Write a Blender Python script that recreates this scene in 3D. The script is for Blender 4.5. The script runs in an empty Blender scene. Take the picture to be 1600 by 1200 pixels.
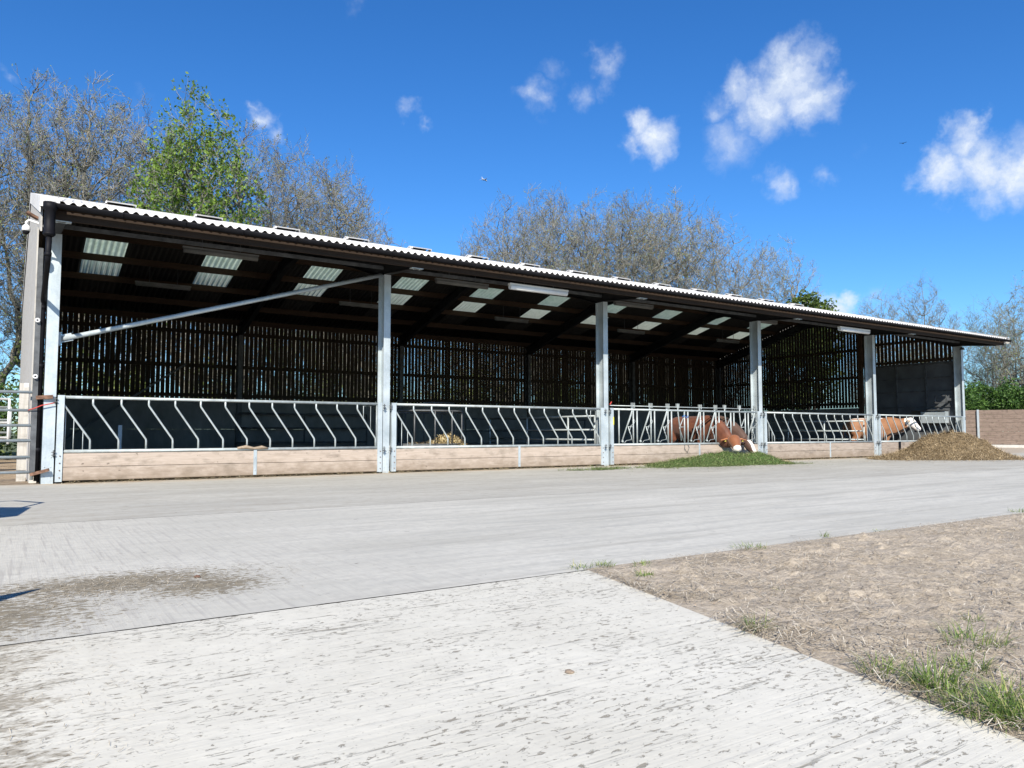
import bpy, math, random
import numpy as np
from mathutils import Vector, noise
random.seed(7); rng = np.random.default_rng(7)
S = bpy.context.scene
COL = S.collection
R = math.radians

# ------------------------------------------------------------------ camera
cam = bpy.data.objects.new('camera', bpy.data.cameras.new('camera')); COL.objects.link(cam)
YAW, PITCH, ROLL = 0.588610, 0.063199, 0.000481
rv = np.array([math.cos(YAW), -math.sin(YAW), 0]); fv = np.array([math.sin(YAW)*math.cos(PITCH), math.cos(YAW)*math.cos(PITCH), math.sin(PITCH)])
uv = np.cross(rv, fv)
from mathutils import Matrix
cam.matrix_world = Matrix(((rv[0], uv[0], -fv[0], -0.6276), (rv[1], uv[1], -fv[1], -14.861), (rv[2], uv[2], -fv[2], 0.860), (0, 0, 0, 1)))
cam.data.sensor_width = 36; cam.data.lens = 1187.85/1600*36
cam.data.clip_start = 0.05; cam.data.clip_end = 9000
S.camera = cam
S.render.resolution_x, S.render.resolution_y = 1024, 768

# ------------------------------------------------------------------ sun, sky
SUN = Vector((0.65, 1.0, -0.85)).normalized()          # direction the light travels
el = math.asin(-SUN.z); rot = math.atan2(-SUN.x, -SUN.y) % (2*math.pi)
sun = bpy.data.objects.new('sun', bpy.data.lights.new('sun', 'SUN')); COL.objects.link(sun)
sun.data.energy = 4.9; sun.data.angle = R(0.5); sun.data.color = (1.0, 0.93, 0.82)
sun.rotation_euler = SUN.to_track_quat('-Z', 'Y').to_euler(); sun.location = (-20, -40, 40)
W = bpy.data.worlds.new('World'); S.world = W; W.use_nodes = True
nt = W.node_tree; nt.nodes.clear(); N = nt.nodes; L = nt.links
out = N.new('ShaderNodeOutputWorld'); bg = N.new('ShaderNodeBackground'); bg.inputs[1].default_value = 0.083
sky = N.new('ShaderNodeTexSky'); sky.sky_type = 'NISHITA'; sky.sun_disc = False
sky.sun_elevation = el; sky.sun_rotation = rot; sky.air_density = 1.0; sky.dust_density = 0.3; sky.ozone_density = 2.5
hs = N.new('ShaderNodeHueSaturation'); hs.inputs['Saturation'].default_value = 1.28; hs.inputs['Value'].default_value = 1.0
L.new(sky.outputs[0], hs.inputs['Color'])
tint = N.new('ShaderNodeMix'); tint.data_type = 'RGBA'; tint.blend_type = 'MULTIPLY'; tint.inputs[0].default_value = 1
L.new(hs.outputs[0], tint.inputs[6]); tint.inputs[7].default_value = (0.72, 1.02, 1.34, 1)
tc = N.new('ShaderNodeTexCoord')
def wn(scale, detail, rough, src):
    n = N.new('ShaderNodeTexNoise'); n.inputs['Scale'].default_value = scale; n.inputs['Detail'].default_value = detail
    n.inputs['Roughness'].default_value = rough; L.new(src, n.inputs['Vector']); return n
def vm(op, a, b):
    n = N.new('ShaderNodeVectorMath'); n.operation = op
    for i, s in ((0, a), (1, b)):
        if s is None: continue
        if isinstance(s, (tuple, list)): n.inputs[i].default_value = s
        else: L.new(s, n.inputs[i])
    return n
def mth(op, a, b=None, c=None):
    n = N.new('ShaderNodeMath'); n.operation = op
    for i, s in enumerate((a, b, c)):
        if s is None: continue
        if isinstance(s, (int, float)): n.inputs[i].default_value = s
        else: L.new(s, n.inputs[i])
    return n.outputs[0]
d0 = tc.outputs['Generated']
n1 = wn(9, 5, 0.62, d0); n2 = wn(34, 6, 0.65, d0)
off1 = vm('SCALE', vm('SUBTRACT', n1.outputs['Color'], (0.5, 0.5, 0.5)).outputs[0], None); off1.inputs['Scale'].default_value = 0.085
off2 = vm('SCALE', vm('SUBTRACT', n2.outputs['Color'], (0.5, 0.5, 0.5)).outputs[0], None); off2.inputs['Scale'].default_value = 0.036
dd = vm('ADD', vm('ADD', d0, off1.outputs[0]).outputs[0], off2.outputs[0]).outputs[0]
# cumulus puffs as directions (azimuth from the building's normal, elevation) with angular radii and opacity
def updir(x, y):
    v = fv + rv*(x-800)/1187.85 - uv*(y-600)/1187.85; return v/np.linalg.norm(v)
PUFFS = [(1235, 118, .055, .9), (1270, 155, .05, .85), (1205, 160, .055, .9), (1160, 140, .034, .7), (1125, 175, .032, .45), (1150, 225, .05, .5), (1205, 190, .04, .6),
         (1005, 190, .035, .9), (1030, 215, .045, .9), (990, 235, .03, .6), (1050, 200, .03, .6), (832, 152, .038, .55), (905, 152, .028, .4), (938, 108, .030, .48), (940, 138, .026, .42), (868, 108, .026, .28),
         (648, 185, .022, .42), (660, 205, .014, .3), (400, 188, .026, .6), (424, 207, .022, .55), (385, 175, .016, .4), (1210, 288, .034, .62), (1230, 292, .022, .5), (1290, 275, .022, .4),
         (1500, 225, .035, .8), (1530, 262, .05, .95), (1470, 272, .04, .85), (1590, 270, .055, .95), (1545, 300, .035, .6), (1520, 205, .02, .6), (1430, 285, .02, .4), (1640, 260, .07, .95), (1340, 230, .02, .15),
         (1305, 478, .034, 1), (1325, 468, .024, 1), (1270, 472, .024, .95), (1290, 500, .05, 1), (1368, 462, .022, .3), (1385, 475, .02, .2), (5, 105, .016, .3), (215, 160, .02, .15), (565, 8, .02, .2),
         (1000, 560, .06, .7), (200, 560, .08, .5), (1700, 420, .06, .7), (-200, 300, .1, .7), (2100, 200, .2, .8)]
acc = None
for (px, py, r_, op) in PUFFS:
    c = updir(px, py)
    dist = vm('DISTANCE', dd, tuple(float(k) for k in c)).outputs['Value']
    m = mth('MULTIPLY', mth('MAXIMUM', mth('SUBTRACT', 1.0, mth('DIVIDE', dist, float(r_*0.88))), 0.0), float(op))
    acc = m if acc is None else mth('MAXIMUM', acc, m)
cr = N.new('ShaderNodeMapRange'); cr.interpolation_type = 'SMOOTHSTEP'; L.new(acc, cr.inputs[0])
cr.inputs[1].default_value = 0.03; cr.inputs[2].default_value = 0.80; cr.inputs[3].default_value = 0; cr.inputs[4].default_value = 0.88
wisp = wn(60, 5, 0.6, dd)
cov = mth('MULTIPLY', cr.outputs[0], mth('ADD', 0.40, mth('MULTIPLY', wisp.outputs[0], 1.1)))
cov = mth('MINIMUM', cov, 0.96)
cm = N.new('ShaderNodeMix'); cm.data_type = 'RGBA'; L.new(cov, cm.inputs[0]); L.new(tint.outputs[2], cm.inputs[6]); cc0 = N.new('ShaderNodeMix'); cc0.data_type = 'RGBA'; L.new(n2.outputs[0], cc0.inputs[0]); cc0.inputs[6].default_value = (4.6, 5.5, 6.9, 1); cc0.inputs[7].default_value = (8.6, 8.9, 9.2, 1); L.new(cc0.outputs[2], cm.inputs[7])
L.new(cm.outputs[2], bg.inputs[0]); L.new(bg.outputs[0], out.inputs[0])
S.view_settings.view_transform = 'Standard'; S.view_settings.look = 'None'; S.view_settings.exposure = 0.62; S.view_settings.gamma = 1
S.cycles.max_bounces = 6; S.cycles.diffuse_bounces = 2; S.cycles.transparent_max_bounces = 8
S.cycles.sample_clamp_indirect = 6

# ------------------------------------------------------------------ materials
class MatB:
    def __init__(s, name):
        s.m = bpy.data.materials.new(name); s.m.use_nodes = True; s.nt = s.m.node_tree
        s.b = s.nt.nodes['Principled BSDF']; s.o = s.nt.nodes['Material Output']; s.coord = None
        s.b.inputs['Specular IOR Level'].default_value = 0.35
    def n(s, t): return s.nt.nodes.new(t)
    def l(s, a, b): s.nt.links.new(a, b)
    def vec(s, scale=(1, 1, 1), world=True, rot=(0, 0, 0)):
        t = s.n('ShaderNodeTexCoord') if not world else s.n('ShaderNodeNewGeometry')
        mp = s.n('ShaderNodeMapping'); mp.inputs['Scale'].default_value = scale; mp.inputs['Rotation'].default_value = rot
        s.l(t.outputs['Position'] if world else t.outputs['Object'], mp.inputs[0]); return mp.outputs[0]
    def noise(s, v, scale=1, detail=4, rough=0.55, dist=0):
        n = s.n('ShaderNodeTexNoise'); n.inputs['Scale'].default_value = scale; n.inputs['Detail'].default_value = detail
        n.inputs['Roughness'].default_value = rough; n.inputs['Distortion'].default_value = dist; s.l(v, n.inputs['Vector']); return n.outputs[0]
    def ramp(s, f, stops):
        r = s.n('ShaderNodeValToRGB'); s.l(f, r.inputs[0]); e = r.color_ramp.elements
        while len(e) < len(stops): e.new(0.5)
        for k, (p, c) in enumerate(stops):
            e[k].position = p; e[k].color = (c, c, c, 1) if isinstance(c, (int, float)) else (*c, 1)
        return r.outputs[0]
    def mr(s, f, a, b, c=0.0, d=1.0):
        r = s.n('ShaderNodeMapRange'); s.l(f, r.inputs[0])
        for i, v in enumerate((a, b, c, d)): r.inputs[i+1].default_value = v
        return r.outputs[0]
    def mix(s, f, a, b, mode='MIX'):
        x = s.n('ShaderNodeMix'); x.data_type = 'RGBA'; x.blend_type = mode
        for i, v in ((0, f), (6, a), (7, b)):
            if isinstance(v, (int, float)): x.inputs[i].default_value = v
            elif isinstance(v, tuple): x.inputs[i].default_value = (*v, 1)
            else: s.l(v, x.inputs[i])
        return x.outputs[2]
    def math(s, op, a, b=None):
        x = s.n('ShaderNodeMath'); x.operation = op
        for i, v in ((0, a), (1, b)):
            if v is None: continue
            if isinstance(v, (int, float)): x.inputs[i].default_value = v
            else: s.l(v, x.inputs[i])
        return x.outputs[0]
    def col(s, c, rough=0.8, metal=0.0):
        if isinstance(c, tuple): s.b.inputs['Base Color'].default_value = (*c, 1)
        else: s.l(c, s.b.inputs['Base Color'])
        if isinstance(rough, (int, float)): s.b.inputs['Roughness'].default_value = rough
        else: s.l(rough, s.b.inputs['Roughness'])
        s.b.inputs['Metallic'].default_value = metal; return s
    def bump(s, h, strength=0.5, dist=0.01):
        x = s.n('ShaderNodeBump'); x.inputs['Strength'].default_value = strength; x.inputs['Distance'].default_value = dist
        s.l(h, x.inputs['Height']); s.l(x.outputs[0], s.b.inputs['Normal']); return s
    def island(s):
        g = s.n('ShaderNodeNewGeometry'); return g.outputs['Random Per Island']

def simple(name, c, rough=0.7, metal=0, var=0.25, scale=3, bump=0):
    m = MatB(name); v = m.vec()
    n = m.noise(v, scale, 5, 0.6)
    m.col(m.mix(m.mr(n, 0.3, 0.7), tuple(k*(1-var) for k in c), tuple(min(1, k*(1+var)) for k in c)), rough, metal)
    if bump: m.bump(m.noise(v, scale*12, 4), bump, 0.005)
    return m.m
def island_mat(name, stops, rough=0.8, trans=0.0):
    m = MatB(name); m.col(m.ramp(m.island(), stops), rough); 
    if trans:
        tr = m.n('ShaderNodeBsdfTranslucent'); m.l(m.b.inputs['Base Color'].links[0].from_socket, tr.inputs[0])
        a = m.n('ShaderNodeMixShader'); a.inputs[0].default_value = trans; m.l(m.b.outputs[0], a.inputs[1]); m.l(tr.outputs[0], a.inputs[2]); m.l(a.outputs[0], m.o.inputs[0])
    return m.m

# galvanised steel with spangle and dull streaks
m = MatB('galvanised_steel'); v = m.vec(); a = m.noise(v, 2.2, 5, .6); b2 = m.noise(m.vec((30, 30, 4)), 1, 3)
vo = m.n('ShaderNodeTexVoronoi'); vo.inputs['Scale'].default_value = 45; m.l(v, vo.inputs['Vector'])
c = m.mix(m.mr(a, .3, .7), (.35, .405, .43), (.55, .61, .63)); c = m.mix(m.mr(b2, .45, .75, 0, .35), c, (.30, .34, .36)); c = m.mix(m.mr(vo.outputs['Distance'], 0, .8, 0, .15), c, (.75, .8, .82))
GALV = m.col(c, m.mr(a, .3, .7, .42, .62), 0.35).m
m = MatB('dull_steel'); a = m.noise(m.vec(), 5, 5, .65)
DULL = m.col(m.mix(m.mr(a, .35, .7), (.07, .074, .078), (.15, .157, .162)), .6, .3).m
GTUBE = simple('galvanised_tube', (.40, .44, .44), .5, .3, .22, 6)
RUST = simple('rusty_steel', (.16, .09, .06), .85, .1, .5, 20)
BLACKPL = simple('black_plastic', (.007, .007, .009), .6, 0, .3, 4); BLACKPL.node_tree.nodes['Principled BSDF'].inputs['Specular IOR Level'].default_value = .15
WHITEPL = simple('white_plastic', (.75, .75, .74), .4, 0, .08, 4)
# timber feed boards
def wood(name, c1, c2, stain, grain=(0.9, 9, 14), sc=1.0, splash=0):
    m = MatB(name); v = m.vec(grain); g = m.noise(v, 3*sc, 6, .6, .4); s1 = m.noise(m.vec((1.3, 3, 3)), 2.2, 5, .6); k = m.noise(m.vec((1, 1, 1.6)), 11, 2, .5)
    c = m.mix(m.mr(g, .3, .7), c1, c2); c = m.mix(m.mr(s1, .52, .72, 0, .75), c, stain); c = m.mix(m.mr(k, .70, .78, 0, .8), c, tuple(q*.35 for q in stain))
    if splash:
        gg = m.n('ShaderNodeNewGeometry'); sz = m.n('ShaderNodeSeparateXYZ'); m.l(gg.outputs['Position'], sz.inputs[0])
        sp = m.mr(m.math('ADD', m.math('MULTIPLY', sz.outputs[2], -2.6), m.mr(m.noise(m.vec((2.4, 2.4, 5)), 1.6, 6, .7), .25, .75, 0, 1)), -.35, .45, 0, splash)
        c = m.mix(sp, c, (.20, .155, .11))
    m.col(c, .82); m.bump(g, .35, .004); return m.m
BOARD = wood('sawn_timber_board', (.36, .295, .24), (.47, .395, .33), (.20, .165, .13), splash=.75)
BOARD_FAR = wood('dirty_timber_board', (.27, .22, .18), (.40, .34, .285), (.13, .11, .09), splash=.7)
TIMBER = wood('brown_purlin_timber', (.045, .027, .016), (.075, .045, .026), (.04, .025, .018))
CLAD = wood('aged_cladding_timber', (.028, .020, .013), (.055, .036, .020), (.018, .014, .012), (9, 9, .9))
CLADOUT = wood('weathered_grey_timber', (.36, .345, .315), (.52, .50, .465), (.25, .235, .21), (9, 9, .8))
WALLWOOD = wood('retaining_timber', (.15, .11, .085), (.27, .205, .165), (.10, .075, .06), (.8, .8, 12))
# fibre cement roof
m = MatB('fibre_cement_roof'); a = m.noise(m.vec((1, .4, 1)), 1.4, 6, .65); b2 = m.noise(m.vec(), 30, 4, .6)
c = m.mix(m.mr(a, .3, .75), (.52, .51, .49), (.74, .73, .71)); c = m.mix(m.mr(b2, .62, .72, 0, .5), c, (.30, .29, .24))
g = m.n('ShaderNodeNewGeometry'); sx = m.n('ShaderNodeSeparateXYZ'); m.l(g.outputs['True Normal'], sx.inputs[0])
# the underside of the sheets is coloured nearly black, standing in for interior shade
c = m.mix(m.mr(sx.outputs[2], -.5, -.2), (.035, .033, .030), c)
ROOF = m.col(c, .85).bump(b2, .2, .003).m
m = MatB('rooflight_sheet'); a = m.noise(m.vec(), 5, 4, .6); c = m.mix(m.mr(a, .3, .7), (.52, .60, .54), (.66, .72, .66)); m.col(c, .5)
tr = m.n('ShaderNodeBsdfTranslucent'); m.l(c, tr.inputs[0]); mx = m.n('ShaderNodeMixShader'); mx.inputs[0].default_value = .68
m.l(m.b.outputs[0], mx.inputs[1]); m.l(tr.outputs[0], mx.inputs[2]); m.l(mx.outputs[0], m.o.inputs[0]); RLIGHT = m.m
m = MatB('precast_concrete'); a = m.noise(m.vec((1, 1, .6)), 1.6, 6, .65); CONCW = m.col(m.mix(m.mr(a, .3, .7), (.13, .13, .13), (.25, .25, .245)), .9).m
RAFT = simple('shade_dark_steel', (.022, .022, .023), .6, .1, .3, 4)  # rafter steel darkened, the gloom under the roof put into its colour
CONCP = simple('pale_concrete', (.55, .53, .49), .9, 0, .2, 3, .3)
SHEET = simple('dark_steel_sheet', (.12, .13, .14), .5, .2, .25, 1.5)

# ------------------------------------------------------------------ mesh helpers
def link(name, me, mat, parent=None):
    o = bpy.data.objects.new(name, me); COL.objects.link(o)
    if mat is not None and not len(me.materials): me.materials.append(mat)
    if parent is not None: o.parent = parent
    return o
def tag(o, label=None, cat=None, group=None, kind=None):
    if label: o['label'] = label
    if cat: o['category'] = cat
    if group: o['group'] = group
    if kind: o['kind'] = kind
    return o
def empty(name, loc=(0, 0, 0), rz=0):
    o = bpy.data.objects.new(name, None); COL.objects.link(o); o.location = loc; o.rotation_euler = (0, 0, rz); o.empty_display_size = .2; return o
def np_mesh(name, V, F, smooth=False):
    V = np.asarray(V, np.float32); F = np.asarray(F, np.int32); k = F.shape[1]
    me = bpy.data.meshes.new(name); me.vertices.add(len(V)); me.vertices.foreach_set('co', V.ravel())
    me.loops.add(F.size); me.loops.foreach_set('vertex_index', F.ravel()); me.polygons.add(len(F))
    me.polygons.foreach_set('loop_start', np.arange(0, F.size, k, dtype=np.int32)); me.polygons.foreach_set('loop_total', np.full(len(F), k, np.int32))
    if smooth: me.polygons.foreach_set('use_smooth', np.ones(len(F), bool))
    me.update(); me.validate(); return me
class MB:
    def __init__(s): s.v = []; s.f = []; s.sm = []
    def add(s, V, F, smooth=False):
        o = len(s.v); s.v += [tuple(p) for p in V]; s.f += [tuple(i+o for i in f) for f in F]; s.sm += [smooth]*len(F); return s
    def box(s, x0, x1, y0, y1, z0, z1):
        V = [(x, y, z) for z in (z0, z1) for y in (y0, y1) for x in (x0, x1)]
        return s.add(V, [(0, 2, 3, 1), (4, 5, 7, 6), (0, 1, 5, 4), (2, 6, 7, 3), (0, 4, 6, 2), (1, 3, 7, 5)])
    def bar(s, a, b, w, h, up=(0, 0, 1)):
        a = Vector(a); b = Vector(b); d = (b-a).normalized(); u = Vector(up); x = d.cross(u)
        if x.length < 1e-4: x = d.cross(Vector((1, 0, 0)))
        x.normalize(); u = x.cross(d); V = []
        for p in (a, b):
            for (i, j) in ((-1, -1), (1, -1), (1, 1), (-1, 1)): V.append(p+x*(i*w/2)+u*(j*h/2))
        return s.add(V, [(0, 1, 2, 3), (7, 6, 5, 4), (0, 4, 5, 1), (1, 5, 6, 2), (2, 6, 7, 3), (3, 7, 4, 0)])
    def tube(s, pts, r, n=8, cap=True):
        pts = [Vector(p) for p in pts]; rs = r if isinstance(r, (list, tuple)) else [r]*len(pts); V = []; prev = None
        for i, p in enumerate(pts):
            d = (pts[min(i+1, len(pts)-1)]-pts[max(i-1, 0)]).normalized()
            if prev is None:
                x = d.cross(Vector((0, 0, 1)))
                if x.length < .05: x = d.cross(Vector((0, 1, 0)))
            else: x = prev - d*prev.dot(d)
            x.normalize(); prev = x; y = d.cross(x)
            for k in range(n):
                t = 2*math.pi*k/n; V.append(p+(x*math.cos(t)+y*math.sin(t))*rs[i])
        F = [(i*n+k, i*n+(k+1) % n, (i+1)*n+(k+1) % n, (i+1)*n+k) for i in range(len(pts)-1) for k in range(n)]
        s.add(V, F, True)
        if cap:
            o = len(s.v)-len(V); s.f += [tuple(o+k for k in range(n))[::-1], tuple(o+(len(pts)-1)*n+k for k in range(n))]; s.sm += [False, False]
        return s
    def lathe(s, c, prof, n=16, axis='z'):
        V = []
        for (r, h) in prof:
            for k in range(n):
                t = 2*math.pi*k/n; q = (r*math.cos(t), r*math.sin(t), h)
                if axis == 'x': q = (h, r*math.cos(t), r*math.sin(t))
                if axis == 'y': q = (r*math.cos(t), h, r*math.sin(t))
                V.append((c[0]+q[0], c[1]+q[1], c[2]+q[2]))
        return s.add(V, [(i*n+k, i*n+(k+1) % n, (i+1)*n+(k+1) % n, (i+1)*n+k) for i in range(len(prof)-1) for k in range(n)], True)
    def build(s, name, mat, parent=None, bevel=0):
        me = bpy.data.meshes.new(name); me.from_pydata(s.v, [], s.f); me.update()
        me.polygons.foreach_set('use_smooth', s.sm)
        o = link(name, me, mat, parent)
        if bevel:
            b = o.modifiers.new('bevel', 'BEVEL'); b.width = bevel; b.segments = 2; b.limit_method = 'ANGLE'
        return o
def copy_tree(o, parent=None):
    c = o.copy(); COL.objects.link(c); c.parent = parent
    for ch in [k for k in COL.objects if k.parent == o]: copy_tree(ch, c)
    return c

# ------------------------------------------------------------------ ground
m = MatB('brushed_concrete_near')
v = m.vec(); broad = m.noise(v, .9, 4, .6); tex = m.noise(v, 9, 6, .7)
rid = m.noise(m.vec((1.0, 30, 1)), 1.0, 4, .6, .5)
ln = m.noise(m.vec((1.0, 22, 1), rot=(0, 0, R(-1.5))), 1.6, 8, .70, .15)
worm = m.noise(m.vec((20, 40, 1), rot=(0, 0, R(6))), 1.2, 8, .66, .7)
patch = m.noise(m.vec((.9, 1.7, 1)), 1.7, 4, .6)
c = m.mix(m.mr(broad, .3, .7), (.565, .54, .455), (.665, .64, .55)); c = m.mix(m.mr(tex, .35, .75, 0, .35), c, (.42, .405, .35))
w1 = m.mr(m.math('ADD', worm, m.mr(patch, .35, .7, -.05, .05)), .585, .61)
w2 = m.mr(m.math('ADD', ln, m.mr(patch, .35, .7, -.055, .055)), .59, .65)
fine = m.mr(m.noise(m.vec((60, 90, 1)), 1, 3, .6), .66, .70, 0, .55)
wk = m.math('MAXIMUM', m.math('MAXIMUM', w1, m.math('MULTIPLY', w2, m.mr(tex, .38, .5))), fine)
c = m.mix(m.math('MULTIPLY', wk, .80), c, (.21, .185, .14))
# muddy edge to the left
g = m.n('ShaderNodeNewGeometry'); sx = m.n('ShaderNodeSeparateXYZ'); m.l(g.outputs['Position'], sx.inputs[0])
mud = m.mr(m.math('ADD', m.math('ADD', m.math('MULTIPLY', sx.outputs[0], -1.6), m.mr(m.noise(v, 5, 5, .7), 0, 1, -1.1, 1.1)), m.mr(worm, 0, 1, -1.0, 1.0)), .75, 1.1, 0, .7)
c = m.mix(mud, c, (.215, .18, .125))
m.col(c, .9)
hh = m.math('ADD', m.math('MULTIPLY', rid, .5), m.math('MULTIPLY', tex, .35)); hh = m.math('SUBTRACT', hh, m.math('MULTIPLY', wk, .6))
m.bump(hh, .55, .012); CONC1 = m.m

m = MatB('brushed_concrete_yard')
g = m.n('ShaderNodeNewGeometry'); sx = m.n('ShaderNodeSeparateXYZ'); m.l(g.outputs['Position'], sx.inputs[0])
v = m.vec(); broad = m.noise(m.vec((.5, 1, 1)), .7, 5, .6); tex = m.noise(v, 12, 6, .7)
br = m.noise(m.vec((34, 1.2, 1), rot=(0, 0, R(-4))), 1.0, 3, .6, .3)
streak = m.noise(m.vec((.7, 5, 1), rot=(0, 0, R(4))), 1.2, 5, .65)
c = m.mix(m.mr(broad, .3, .7), (.46, .445, .385), (.57, .55, .48)); c = m.mix(m.mr(tex, .42, .7, 0, .55), c, (.36, .35, .315)); c = m.mix(m.math('MULTIPLY', m.mr(streak, .48, .70, 0, .7), m.mr(sx.outputs[0], 0, 3, .2, 1)), c, (.35, .345, .31))
tyre = m.noise(m.vec((.25, 3.4, 1), rot=(0, 0, R(-7))), 1.0, 6, .7, .3); c = m.mix(m.math('MULTIPLY', m.mr(tyre, .50, .66, 0, .6), m.mr(sx.outputs[0], 0, 3, .15, 1)), c, (.33, .315, .27))
leftw = m.mr(sx.outputs[0], -.3, 2.8, 1, 0)
c = m.mix(m.math('MULTIPLY', m.mr(br, .52, .66), m.math('MULTIPLY', leftw, .5)), c, (.33, .31, .28))
# mud patch on the slab near the left joint
def blob(cx, cy, rx, ry, soft=.35):
    a = m.math('MULTIPLY', m.math('SUBTRACT', sx.outputs[0], cx), 1/rx); b = m.math('MULTIPLY', m.math('SUBTRACT', sx.outputs[1], cy), 1/ry)
    d = m.math('SQRT', m.math('ADD', m.math('MULTIPLY', a, a), m.math('MULTIPLY', b, b)))
    return m.math('SUBTRACT', 1.15, d)
dn = m.mr(m.noise(m.vec((9, 16, 1), rot=(0, 0, R(20))), 2.0, 7, .74, .8), .3, .7, -1.25, 1.05)
pt = m.math('MAXIMUM', m.math('MAXIMUM', blob(-.1, -9.95, .75, .36), blob(.35, -10.3, .36, .30)), blob(-.75, -10.5, .55, .55))
c = m.mix(m.mr(m.math('ADD', pt, dn), .12, .40, 0, .92), c, m.mix(m.mr(tex, .35, .65), (.13, .11, .075), (.26, .22, .15)))
spk = m.mr(m.noise(m.vec((11, 24, 1)), 1, 4, .6, .6), .675, .71, 0, .8); c = m.mix(spk, c, (.15, .135, .115))
m.col(c, .88); m.bump(m.math('ADD', m.math('MULTIPLY', br, leftw), m.math('MULTIPLY', tex, .5)), .4, .008); CONC2 = m.m

m = MatB('worn_concrete_apron')
v = m.vec(); broad = m.noise(m.vec((.4, 1.2, 1)), .8, 5, .6); tex = m.noise(v, 8, 6, .7); streak = m.noise(m.vec((.6, 4, 1)), 1.3, 5, .65)
c = m.mix(m.mr(broad, .3, .7), (.39, .38, .335), (.49, .475, .415)); c = m.mix(m.mr(streak, .46, .68, 0, .75), c, (.33, .305, .255)); c = m.mix(m.mr(tex, .45, .72, 0, .5), c, (.30, .27, .215))
g = m.n('ShaderNodeNewGeometry'); sx = m.n('ShaderNodeSeparateXYZ'); m.l(g.outputs['Position'], sx.inputs[0])
dirt = m.mr(m.math('ADD', sx.outputs[1], m.mr(m.noise(v, 2.5, 5, .65), .2, .8, -1.1, .6)), -1.0, -.1, 0, .75)
c = m.mix(dirt, c, (.40, .32, .225))
spk = m.mr(m.noise(m.vec((7, 16, 1)), 1, 4, .6, .6), .665, .70, 0, .8); c = m.mix(spk, c, (.15, .135, .115))
CONC3 = m.col(c, .9).bump(tex, .35, .008).m
m = MatB('bedding_straw'); a = m.noise(m.vec(), 6, 6, .7); BED = m.col(m.mix(m.mr(a, .3, .7), (.06, .045, .028), (.15, .11, .06)), .95).bump(a, .8, .05).m
m = MatB('trodden_mud'); a = m.noise(m.vec(), 4, 6, .7); MUD = m.col(m.mix(m.mr(a, .35, .65), (.20, .145, .09), (.36, .28, .19)), .95).bump(a, .9, .06).m
m = MatB('rough_grass_ground'); a = m.noise(m.vec(), 2, 6, .7); FIELD = m.col(m.mix(m.mr(a, .3, .7), (.05, .08, .025), (.12, .13, .05)), .95).m
m = MatB('joint_filler'); a = m.noise(m.vec(), 7, 5, .7); JOINT = m.col(m.mix(m.mr(a, .4, .6), (.14, .12, .09), (.38, .36, .32)), .95).m

def sheet(name, poly, z, mat, depth=0):
    mb = MB(); mb.add([(x, y, z) for x, y in poly], [tuple(range(len(poly)))]); o = mb.build(name, mat); tag(o, kind='structure'); return o
sheet('ground', [(-600, -300), (900, -300), (900, 900), (-600, 900)], -.03, FIELD)
sheet('joint_base', [(-40, -45), (80, -45), (80, .2), (-40, .2)], -.012, JOINT)
def edgex(y): return 2.44 + (y+11.12)*.245
# slabs, with slightly ragged edges
def ragged(a, b, n, amp, seed):
    r = random.Random(seed); return [(a[0]+(b[0]-a[0])*i/n + r.uniform(-amp, amp), a[1]+(b[1]-a[1])*i/n + r.uniform(-amp, amp)) for i in range(n+1)]
sheet('concrete_slab', ragged((-30, -11.125), (2.43, -11.125), 400, .003, 1)+ragged((2.44, -11.14), (edgex(-16), -16), 90, .007, 2)+[(-30, -16)][:1], 0, CONC1)
sheet('concrete_slab_behind', [(-30, -16.01), (edgex(-16), -16.01), (edgex(-16)-.3, -44), (-30, -44)], 0, CONC1)
sheet('concrete_yard', ragged((-30, -6.41), (70, -6.41), 500, .003, 3)+ragged((70, -11.10), (-30, -11.113), 900, .0035, 4), 0, CONC2)
sheet('concrete_apron', [(-30, .05), (33, .05), (36, 8), (75, 8)]+ragged((70, -6.395), (-30, -6.395), 500, .003, 5), 0, CONC3)
sheet('bedding_floor', [(-.1, .05), (30.9, .05), (30.9, 12.5), (-.1, 12.5)], -.004, BED)
sheet('mud_floor', [(-25, .05), (-.1, .05), (-.1, 16), (-25, 16)], 0.002, MUD)

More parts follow.
